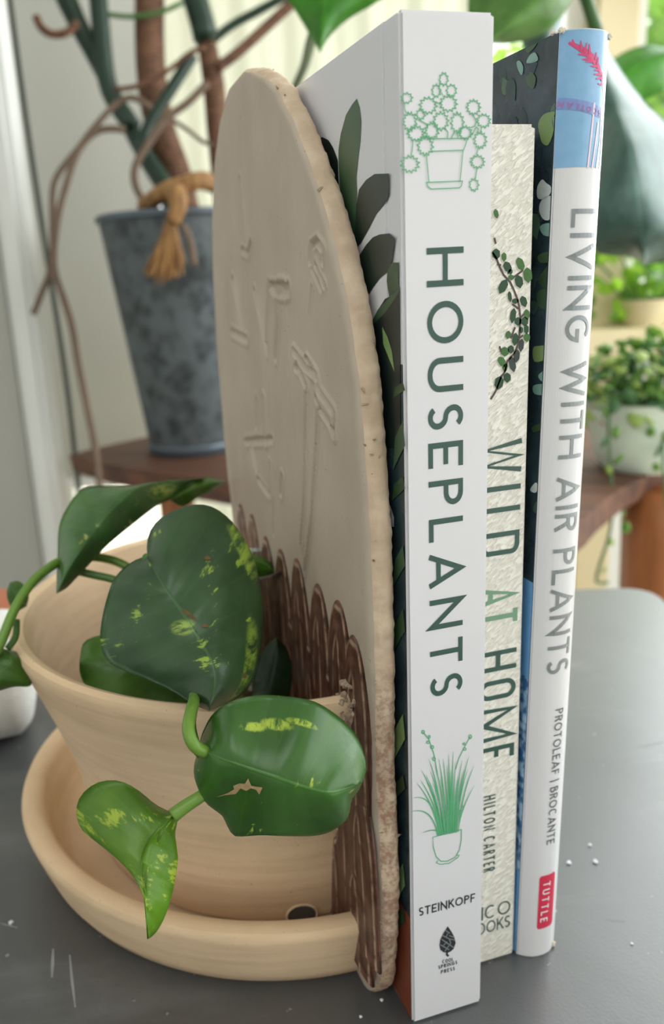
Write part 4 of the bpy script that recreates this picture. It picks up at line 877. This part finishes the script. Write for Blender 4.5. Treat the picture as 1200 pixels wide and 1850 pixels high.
# plants printed on the cover that faces the plaque
cv = [o for o in b1.children if o.name.startswith('cover')][0]
lay = [0.00003]
def cov(L, mi, nm='printed_leaf'):
    lay[0] += .00002; X = -lay[0]
    return obj(nm, [atx(x, y, X) for x, y in L], [tuple(range(len(L)))], M_leaf_print[mi] if isinstance(mi, int) else mi, cv)
def yz(L, mat, nm): lay[0] += .00002; return obj(nm, [Vector((-lay[0], y, z)) for y, z in L], [tuple(range(len(L)))], mat, cv)
yz([(.0006, .188), (.0006, .0305), (.159, .030), (.159, .20), (.10, .21), (.05, .19)], M_dark_print, 'printed_foliage')
yz([(.0006, .036), (.0006, .0008), (.159, .0008), (.159, .036)], M_brown_print, 'printed_pot')
Z6 = lambda L: zs(L, 520, 120, 3.19)
cov(Z6([(172, 415), (200, 407), (235, 425), (262, 470), (288, 540), (292, 640), (300, 760), (330, 900), (380, 1060), (290, 900), (200, 600)]), 4)
cov(Z6([(398, 185), (415, 240), (424, 320), (418, 430), (405, 540), (395, 640), (400, 730), (390, 900), (380, 1060), (330, 900), (300, 700), (292, 560), (292, 480), (305, 390), (335, 280), (370, 220)]), 2)
cov(Z6([(583, 617), (560, 618), (500, 620), (450, 655), (410, 710), (395, 800), (380, 1060), (420, 1020), (470, 930), (510, 850), (560, 790), (582, 740), (583, 680)]), 1)
cov(Z6([(585, 962), (530, 968), (490, 985), (450, 1030), (400, 1110), (410, 1200), (450, 1345), (480, 1290), (530, 1220), (580, 1180), (600, 1120), (610, 1050), (618, 990)]), 1)
cov(Z6([(600, 1130), (575, 1180), (570, 1240), (585, 1330), (640, 1270), (642, 1130)]), 3)
cov(Z6([(645, 1270), (600, 1320), (560, 1340), (510, 1420), (480, 1500), (520, 1840), (540, 2200), (650, 2200)]), 4)
cov(Z6([(645, 1265), (590, 1330), (520, 1400), (485, 1470), (500, 1480), (560, 1420), (610, 1350), (645, 1290)]), 2)
cov(Z6([(545, 1500), (575, 1560), (600, 1640), (615, 1760), (590, 1700), (550, 1600)]), 5)
for (y0, y1, w_, mi) in ((690, 720, 6, 3), (760, 850, 6, 2), (860, 905, 8, 3), (985, 1060, 6, 2), (1100, 1180, 6, 3), (1290, 1380, 8, 5), (1400, 1450, 7, 3), (1560, 1640, 8, 5), (1640, 1690, 8, 3)):
    cov([(728, y0), (720 - w_, (y0 * 2 + y1) / 3), (716 - w_, y1), (724, (y0 + y1 * 2) / 3), (732, (y0 + y1) / 2)], mi)
cov([(698, 905), (706, 915), (712, 935), (712, 952), (700, 950)], 7)
# ------------------------------------------------------------------ book 2 (cream, embossed)
B2H = .2405; X0, X1, Y2 = .0226, .0408, .0125
b2 = thing('book', (.0316, .1, 0), 'cream embossed book with ivy between the two white books', 'book', 'plant books in a row')
sp2 = rbox('spine', X0, X1, Y2, Y2 + .0025, 0, B2H, .0009, M_cream, b2, 3)
for x0, x1 in ((X0, X0 + .0022), (X1 - .0022, X1)):
    rbox('cover', x0, x1, Y2 + .0020, .160, 0, B2H, .0005, M_cream, b2)
rbox('page_block', X0 + .0023, X1 - .0023, Y2 + .003, .156, .003, B2H - .003, 0, M_page, b2)
F2 = lambda x, z: Vector((x, Y2 - .00012, z))
F2s = lambda x, z: Vector((x, Y2 - .00006, z))
cap0, cap1 = .0272, .0388
def letter2(c, za, zb, mat, st_=.0014):
    cap = cap1 - cap0; V = []; F = []; wd = (za - zb) / cap
    G = glyph(c, wd, st_ / cap); h = st_ / cap / 2
    if c == 'D': G = [[(h, h), (h, 1 - h), (wd * .55, 1 - h)] + arc(wd * .55, .86 - h, wd * .45 - h, .14, 80, 0, 6) + [(wd - h, .2)] + arc(wd * .55, .2, wd * .45 - h, .2 - h, -10, -90, 6) + [(h, h)]]
    if c == 'O': G = [arc(wd / 2, 1 - wd / 2, wd / 2 - h, wd / 2 - h, 0, 180, 12) + arc(wd / 2, wd / 2, wd / 2 - h, wd / 2 - h, 180, 360, 12) + [(wd - h, 1 - wd / 2)]]
    for gi, p in enumerate(G):
        nv = len(V); ribbon([(a, b) for a, b in p], st_ / cap, V, F); V[nv:] = [(v[0], v[1], gi) for v in V[nv:]]
    return V, F, cap, za
def word2(nm, L, mat, label):
    V = []; F = []
    for c, za, zb in L:
        v, f, cap, z0 = letter2(c, za, zb, mat); b = len(V)
        V += [F2(cap0 + q[1] * cap, z0 - q[0] * cap) - Vector((0, q[2] * LAY, 0)) for q in v]; F += [tuple(b + i for i in ff) for ff in f]
    o = obj(nm, V, F, mat, sp2, label=label); return o
word2('title_lettering', [('W', .1652, .1562), ('I', .1532, .1514), ('L', .1472, .1410), ('D', .1403, .1338)], M_title, 'dark green WILD, half hidden by the white book')
word2('title_lettering', [('A', .1246, .1195), ('T', .1178, .1138)], M_sage, 'sage green AT')
word2('title_lettering', [('H', .1058, .0996), ('O', .0968, .0908), ('M', .0882, .0776), ('E', .0758, .0716)], M_title, 'dark green HOME, half hidden by the white book')
text('author_lettering', 'HILTON CARTER', (.0292, .0600), (.0294, .0336), .0038, .13, F2, M_title, sp2, .62, .26, 'thin green author name')
text('publisher_lettering', 'CICO', (.0245, .0165), (.0389, .0165), .0048, .10, F2, M_title, sp2, 1.0, .12, 'publisher line, half hidden')
text('publisher_lettering', 'BOOKS', (.0245, .0113), (.0389, .0113), .0043, .11, F2, M_title, sp2, .9, .12, 'publisher line, half hidden')
def s2(x, y): p = aty(x, y, Y2); return (p.x, p.z)
ZI = lambda L: [s2(x, y) for x, y in zs(L, 870, 380, 5.14)]
strokes('ivy_stem', [ZI(p) for p in ([(100, 390), (140, 450), (165, 520), (205, 600), (240, 640), (265, 665), (300, 740), (335, 830), (350, 900), (360, 1000), (355, 1080), (350, 1180), (330, 1270), (300, 1330), (240, 1400), (215, 1500), (180, 1550), (130, 1680), (85, 1755)], [(300, 620), (380, 560)], [(285, 870), (345, 915)], [(345, 1190), (385, 1160)], [(360, 1000), (395, 960)], [(270, 1190), (310, 1085)], [(165, 1260), (180, 1310)], [(118, 255), (130, 310)], [(145, 500), (180, 510)])], .0005, F2, M_ivystem, sp2)
rd = random.Random(9)
def ivy(cx, cy, w_, h_, ang, mi):
    o = []
    for i in range(12):
        a = 2 * math.pi * i / 12; r = 1 + .10 * (i % 2) - .05; x = w_ * r * math.cos(a); y = h_ * r * math.sin(a) * (1.1 if i == 3 else 1); c, s = math.cos(ang), math.sin(ang); o.append((cx + x * c - y * s, cy + x * s + y * c))
    poly('ivy_leaf_shadow', ZI([(x - 9, y + 12) for x, y in o]), F2s, M_ivyshadow, sp2)
    poly('ivy_leaf', ZI(o), F2, M_ivy[mi], sp2)
for a in ((135, 30, 22, 42, -.2, 1), (135, 405, 38, 48, 0, 0), (208, 432, 24, 40, 0, 1), (240, 525, 36, 52, -.4, 0), (268, 570, 20, 26, 0, 0), (360, 498, 36, 62, -.35, 1), (428, 600, 42, 68, -.1, 1), (347, 660, 38, 58, -.2, 0), (200, 705, 38, 68, .45, 0), (275, 622, 30, 24, 0, 1), (262, 800, 18, 48, -.1, 0), (312, 842, 32, 24, 0, 0), (390, 845, 32, 50, -.3, 0), (292, 975, 28, 66, .15, 0), (420, 965, 28, 46, -.1, 1), (338, 1030, 34, 38, 0, 0), (400, 1030, 34, 42, 0, 0), (416, 1105, 24, 42, 0, 0), (368, 1110, 18, 30, 0, 0), (246, 1155, 26, 36, .2, 1), (312, 1195, 30, 56, .1, 0), (420, 1180, 32, 38, 0, 1), (368, 1250, 26, 58, .1, 2), (272, 1290, 30, 36, 0, 0), (215, 1310, 42, 42, 0, 1), (325, 1350, 30, 58, .1, 2), (188, 1405, 34, 50, -.5, 1), (285, 1425, 32, 70, -.2, 2), (220, 1460, 22, 40, .2, 1), (237, 1552, 36, 44, 0, 0), (162, 1600, 42, 60, .2, 0)): ivy(*a)
# ------------------------------------------------------------------ book 3 (white jacket, leaning a little)
B3H, W3, Y3 = .2600, .0134, .0122; LEAN = .0175
b3 = thing('book', (.0414, Y3, .00028), 'tall white-jacketed air plants book leaning at the right of the row', 'book', 'plant books in a row')
b3.rotation_euler = (0, LEAN, 0)
def obj3(name, V, F, mat, parent, label=None, smooth=False):
    me = bpy.data.meshes.new(name); me.from_pydata([tuple(v) for v in V], [], F); me.update(); me.materials.append(mat)
    o = bpy.data.objects.new(name, me); COL.objects.link(o); o.parent = parent
    if smooth:
        for p in me.polygons: p.use_smooth = True
    if label: o['label'] = label
    return o
def surf3(x, off=0): t = (x / W3) * 2 - 1; return -.0030 * (1 - min(1, abs(t)) ** 2.4) - off
def strip3(name, x0, x1, z0, z1, off, mat, parent, label=None, n=16, rz=0):
    V = []; F = []
    for i in range(n + 1):
        x = x0 + (x1 - x0) * i / n; y = surf3(x, off); e = min(i, n - i) / n * (x1 - x0); k_ = rz * (1 - math.sqrt(max(0, 1 - (1 - min(1, e / rz)) ** 2))) if rz else 0
        V += [(x, y, z0 + k_), (x, y, z1 - k_)]
    for i in range(n): F.append((2 * i, 2 * i + 2, 2 * i + 3, 2 * i + 1))
    return obj3(name, V, F, mat, parent, label, True)
# closed spine shell
V = []; F = []; n = 22
for i in range(n + 1):
    x = W3 * i / n; y = surf3(x); V += [(x, y, 0), (x, y, B3H), (x, .0016, 0), (x, .0016, B3H)]
for i in range(n):
    a = 4 * i; F += [(a, a + 4, a + 5, a + 1), (a + 2, a + 3, a + 7, a + 6), (a, a + 2, a + 6, a + 4), (a + 1, a + 5, a + 7, a + 3)]
F += [(0, 1, 3, 2), (4 * n, 4 * n + 2, 4 * n + 3, 4 * n + 1)]
sp3 = obj3('spine', V, F, M_jacket, b3, None, False)
def box3(name, x0, x1, y0, y1, z0, z1, mat, parent, bev=.0004):
    bm = bmesh.new(); bmesh.ops.create_cube(bm, size=1)
    for v in bm.verts: v.co = Vector((x0 if v.co.x < 0 else x1, y0 if v.co.y < 0 else y1, z0 if v.co.z < 0 else z1))
    if bev: bmesh.ops.bevel(bm, geom=list(bm.edges), offset=bev, segments=2, affect='EDGES')
    bmesh.ops.recalc_face_normals(bm, faces=bm.faces); me = bpy.data.meshes.new(name); bm.to_mesh(me); bm.free(); me.materials.append(mat); o = bpy.data.objects.new(name, me); COL.objects.link(o); o.parent = parent; return o
cL = box3('cover', -.00015, .002, -.0003, .145, 0, B3H, M_dark_print, b3); box3('cover', W3 - .002, W3, .0004, .145, 0, B3H, M_jacket, b3)
box3('page_block', .0021, W3 - .0021, .0018, .14, .002, B3H - .004, M_page, b3, 0)
strip3('photo_panel', 0, W3, .2302, B3H - .0002, .00008, M_denim, sp3, 'blue denim photograph on the top of the spine', 22)
c_, s_ = math.cos(LEAN), math.sin(LEAN)
def loc3(P): q = P - Vector((.0414, Y3, .00028)); return Vector((q.x * c_ - q.z * s_, q.y, q.x * s_ + q.z * c_))
def s3(x, y): 
    p = loc3(aty(x, y, Y3 - .002)); return (max(0, min(W3, p.x)), p.z)
F3 = lambda x, z: Vector((x, surf3(x, .00018), z)); F3b = lambda x, z: Vector((x, surf3(x, .00026), z))
def text3(name, s, a, b, cap, stroke, mat, ws, space, label, F=F3):
    p0, p1 = s3(*a), s3(*b); p0 = Vector(p0); p1 = Vector(p1); d = p1 - p0; Ln = d.length; d.normalize(); nr = Vector((-d.y, d.x))
    V, Fc = text2d(s, Ln, cap, stroke, ws, space, True)
    return obj3(name, [F(p0.x + d.x * v.x + nr.x * v.y, p0.y + d.y * v.x + nr.y * v.y) - Vector((0, v.z, 0)) for v in V], Fc, mat, sp3, label)
text3('title_lettering', 'LIVING WITH AIR PLANTS', (1030, 378), (985, 1217), .0074, .125, M_grey_ink, .92, .15, 'silver-grey LIVING WITH AIR PLANTS title')
text3('author_lettering', 'PROTOLEAF | BROCANTE', (1000, 1279), (984, 1523), .0029, .115, M_grey_ink2, .85, .16, 'dark grey author line')
tz = [s3(973, 1580), s3(1003, 1575), s3(966, 1676), s3(997, 1670)]
strip3('publisher_badge', (tz[0][0] + tz[2][0]) / 2, (tz[1][0] + tz[3][0]) / 2, tz[2][1], tz[0][1], .0001, M_red, sp3, 'red publisher badge reading TUTTLE', 12, .0007)
text3('publisher_lettering', 'TUTTLE', (978, 1590), (972, 1662), .0026, .14, M_white_ink, .8, .32, 'white TUTTLE lettering', F3b)
# spine photograph: pink bloom, belt with lettering, pale threads
ZB = lambda L: [s3(x, y) for x, y in zs(L, 860, 0, 3.53)]
def st3(nm, L, wd, mat, F=F3, taper=None, label=None):
    V = []; Fc = []
    for p in L: ribbon(split_long(p, .0012), wd, V, Fc, False, taper)
    return obj3(nm, [F(v[0], v[1]) for v in V], Fc, mat, sp3, label)
st3('pink_bloom', [ZB([(600, 270), (660, 320), (720, 370), (770, 440), (800, 510), (812, 590), (815, 680)])], .0015, M_pink, F3, lambda t: max(.12, math.sin(min(1, t * 1.25 + .12) * math.pi) * 1.0), 'pink flower spike')
st3('pink_bract', [ZB(p) for p in ([(640, 310), (600, 265)], [(660, 330), (655, 265)], [(690, 360), (640, 350)], [(705, 350), (705, 290)], [(730, 400), (680, 400)], [(745, 390), (750, 340)], [(770, 450), (735, 455)], [(790, 500), (750, 510)], [(620, 285), (615, 250)], [(675, 340), (690, 280)], [(715, 385), (660, 385)], [(755, 420), (765, 370)], [(760, 430), (712, 428)], [(780, 480), (735, 480)], [(795, 520), (800, 460)], [(800, 540), (765, 540)])], .0007, M_pink, F3b, lambda t: 1 - .7 * t)
st3('belt_line', [ZB([(540, 650), (660, 680), (790, 722)])], .0024, M_purple, F3)
p0 = ZB([(790, 708), (548, 640)])
d = Vector(p0[1]) - Vector(p0[0]); V, Fc = text2d('SCOTLAN', d.length, .0013, .2, .8, .25, True); dn = d.normalized(); nr = Vector((-dn.y, dn.x))
obj3('belt_lettering', [F3b(p0[0][0] + dn.x * v.x + nr.x * v.y, p0[0][1] + dn.y * v.x + nr.y * v.y) for v in V], Fc, plain('belt_text_print', (150, 116, 168), .3), sp3)
st3('pale_thread', [ZB(p) for p in ([(740, 660), (720, 850), (695, 1075)], [(770, 780), (745, 950), (725, 1075)], [(800, 700), (790, 900), (760, 1075)], [(815, 760), (810, 960), (795, 1075)], [(830, 780), (820, 1000), (805, 1070)])], .0005, M_palepink, F3)
# cover pictures, on the cover's own plane
def cov3(L, mat, nm='printed_leaf', off=.0002):
    V = []; n_ = len(L); Q = []
    for i in range(n_):
        a, b, c, d = (Vector(L[(i + k) % n_]) for k in (-1, 0, 1, 2))
        for t in (0, .33, .67): Q.append(.5 * ((2 * b) + (c - a) * t + (2 * a - 5 * b + 4 * c - d) * t * t + (3 * b - a - 3 * c + d) * t ** 3))
    L = [(q.x, q.y) for q in Q]
    for x, y in L:
        r = ray(x, y); nrm = Vector((c_, 0, -s_)); P0 = Vector((.0414, Y3, .00028)); t = (P0 - CAM).dot(nrm) / r.dot(nrm); q = loc3(CAM + r * t); V.append((-off - .00015, max(.0000, q.y), min(B3H - .0004, max(.0004, q.z))))
    return obj3(nm, V, [tuple(range(len(V)))], mat, cL)
def cyz3(y0, y1, z0, z1, mat, nm, off=.0001): return obj3(nm, [(-off - .00015, y0, z0), (-off - .00015, y1, z0), (-off - .00015, y1, z1), (-off - .00015, y0, z1)], [(0, 1, 2, 3)], mat, cL)
cyz3(.0, .144, .0004, .124, M_blue, 'printed_blue_band'); cyz3(.0, .05, .030, .095, M_yarn, 'printed_yarn', .00015)
ZC = lambda L: zs(L, 860, 0, 3.53)
ZE = lambda L: zs(L, 860, 350, 3.53)
cov3(ZC([(325, 300), (345, 262), (400, 250), (390, 290), (350, 335), (328, 330)]), M_leaf_print[2]); cov3(ZC([(330, 400), (350, 355), (385, 335), (405, 380), (370, 400)]), M_leaf_print[6]); cov3(ZC([(268, 395), (290, 390), (310, 430), (300, 480), (275, 440)]), M_leaf_print[6])
cov3(ZC([(330, 500), (360, 460), (390, 500), (375, 565), (345, 550)]), M_leaf_print[2]); cov3(ZC([(405, 790), (440, 730), (500, 712), (520, 720), (500, 760), (505, 830), (470, 925), (430, 910), (415, 860)]), M_leaf_print[5]); cov3(ZC([(495, 760), (530, 740), (530, 810), (500, 815)]), M_leaf_print[6])
cov3(ZC([(400, 1190), (430, 1145), (455, 1165), (490, 1195), (480, 1240), (440, 1270), (400, 1260)]), M_leaf_print[7]); cov3(ZC([(415, 1300), (450, 1255), (505, 1260), (500, 1380), (450, 1405), (415, 1360)]), M_leaf_print[7]); cov3(ZC([(415, 1450), (450, 1425), (500, 1430), (498, 1500), (440, 1500)]), M_leaf_print[6])
for L, mi in (([(400, 400), (440, 375), (490, 375), (488, 430), (420, 440)], 2), ([(410, 540), (440, 490), (485, 460), (480, 590), (420, 590)], 3), ([(395, 640), (430, 610), (475, 620), (470, 730), (410, 720)], 2), ([(372, 985), (410, 970), (460, 975), (456, 1050), (380, 1070)], 5), ([(405, 1160), (430, 1135), (452, 1130), (450, 1200), (420, 1190)], 6), ([(370, 1230), (400, 1215), (448, 1220), (445, 1280), (380, 1275)], 6), ([(365, 1490), (400, 1470), (440, 1460), (436, 1500), (375, 1520)], 3)): cov3(ZE(L), M_leaf_print[mi])
rdl = random.Random(31)
for i in range(70):
    y = rdl.uniform(.001, .05); z = rdl.uniform(.13, .255); a = rdl.uniform(0, 6.28); Ls = rdl.uniform(.003, .007); ws_ = Ls * rdl.uniform(.3, .45); ca, sa = math.cos(a), math.sin(a)
    P = [(0, 0), (.12, .5), (.35, .85), (.6, .75), (.82, .35), (1, 0), (.82, -.35), (.6, -.75), (.35, -.85), (.12, -.5)]
    V = [(-.00018 - i * .000002, max(0, y + p * Ls * ca - q * ws_ * sa), min(B3H - .0006, z + p * Ls * sa + q * ws_ * ca)) for p, q in P]
    obj3('printed_leaf', V, [tuple(range(10))], MLP[rdl.randrange(4)], cL)
cov3([(960, 885), (966, 875), (972, 872), (976, 884), (968, 890)], M_leaf_print[7])
# frayed jacket corners
rd = random.Random(2)
for cx, cz, cnt, sx_ in ((.0008, B3H, 9, .002), (W3 - .0006, B3H - .0005, 6, .0012), (W3 - .0010, .0010, 4, .0008)):
    for i in range(cnt):
        o = bpy.data.objects.new('frayed_paper', ME[i % 3]); COL.objects.link(o); o.parent = b3; o.location = (cx + rd.uniform(-sx_, sx_) * .6, surf3(cx) + rd.uniform(-.0003, .004 if cnt == 9 else .0005), cz + rd.uniform(-.0006, .0004)); o.scale = (.0007, .0006, .0005); o.rotation_euler = (rd.random() * 6, rd.random() * 6, 0)
        o.material_slots[0].link = 'OBJECT'; o.material_slots[0].material = M_paperfray
# ------------------------------------------------------------------ crumbs of plaster on the table
M_crumb = plain('plaster_crumb', (226, 226, 232), .9, .1, .05, 200)
for x, y, s, lb in ((1076, 1558, .0010, 'largest white plaster crumb right of the leaning book'), (1066, 1528, .0007, 'small white plaster crumb behind the largest one'), (1028, 1560, .0009, 'white plaster crumb touching the foot of the leaning book'), (1142, 1706, .0005, 'tiny white speck near the right edge of the tabletop'), (652, 1838, .0005, 'tiny clay speck in front of the plaque foot'), (690, 1808, .0006, 'clay speck beside the foot of the white book'), (20, 1668, .0009, 'white paint fleck on the table left of the saucer')):
    P = atz(x, y, 0); me = ME[0].copy(); me.materials.clear(); me.materials.append(M_crumb)
    o = bpy.data.objects.new('plaster_crumb', me); COL.objects.link(o); o.location = P + Vector((0, 0, s * .45)); o.scale = (s, s * .8, s * .5); o.rotation_euler = (0, 0, x); tag(o, lb, 'crumb', 'crumbs on the tabletop')
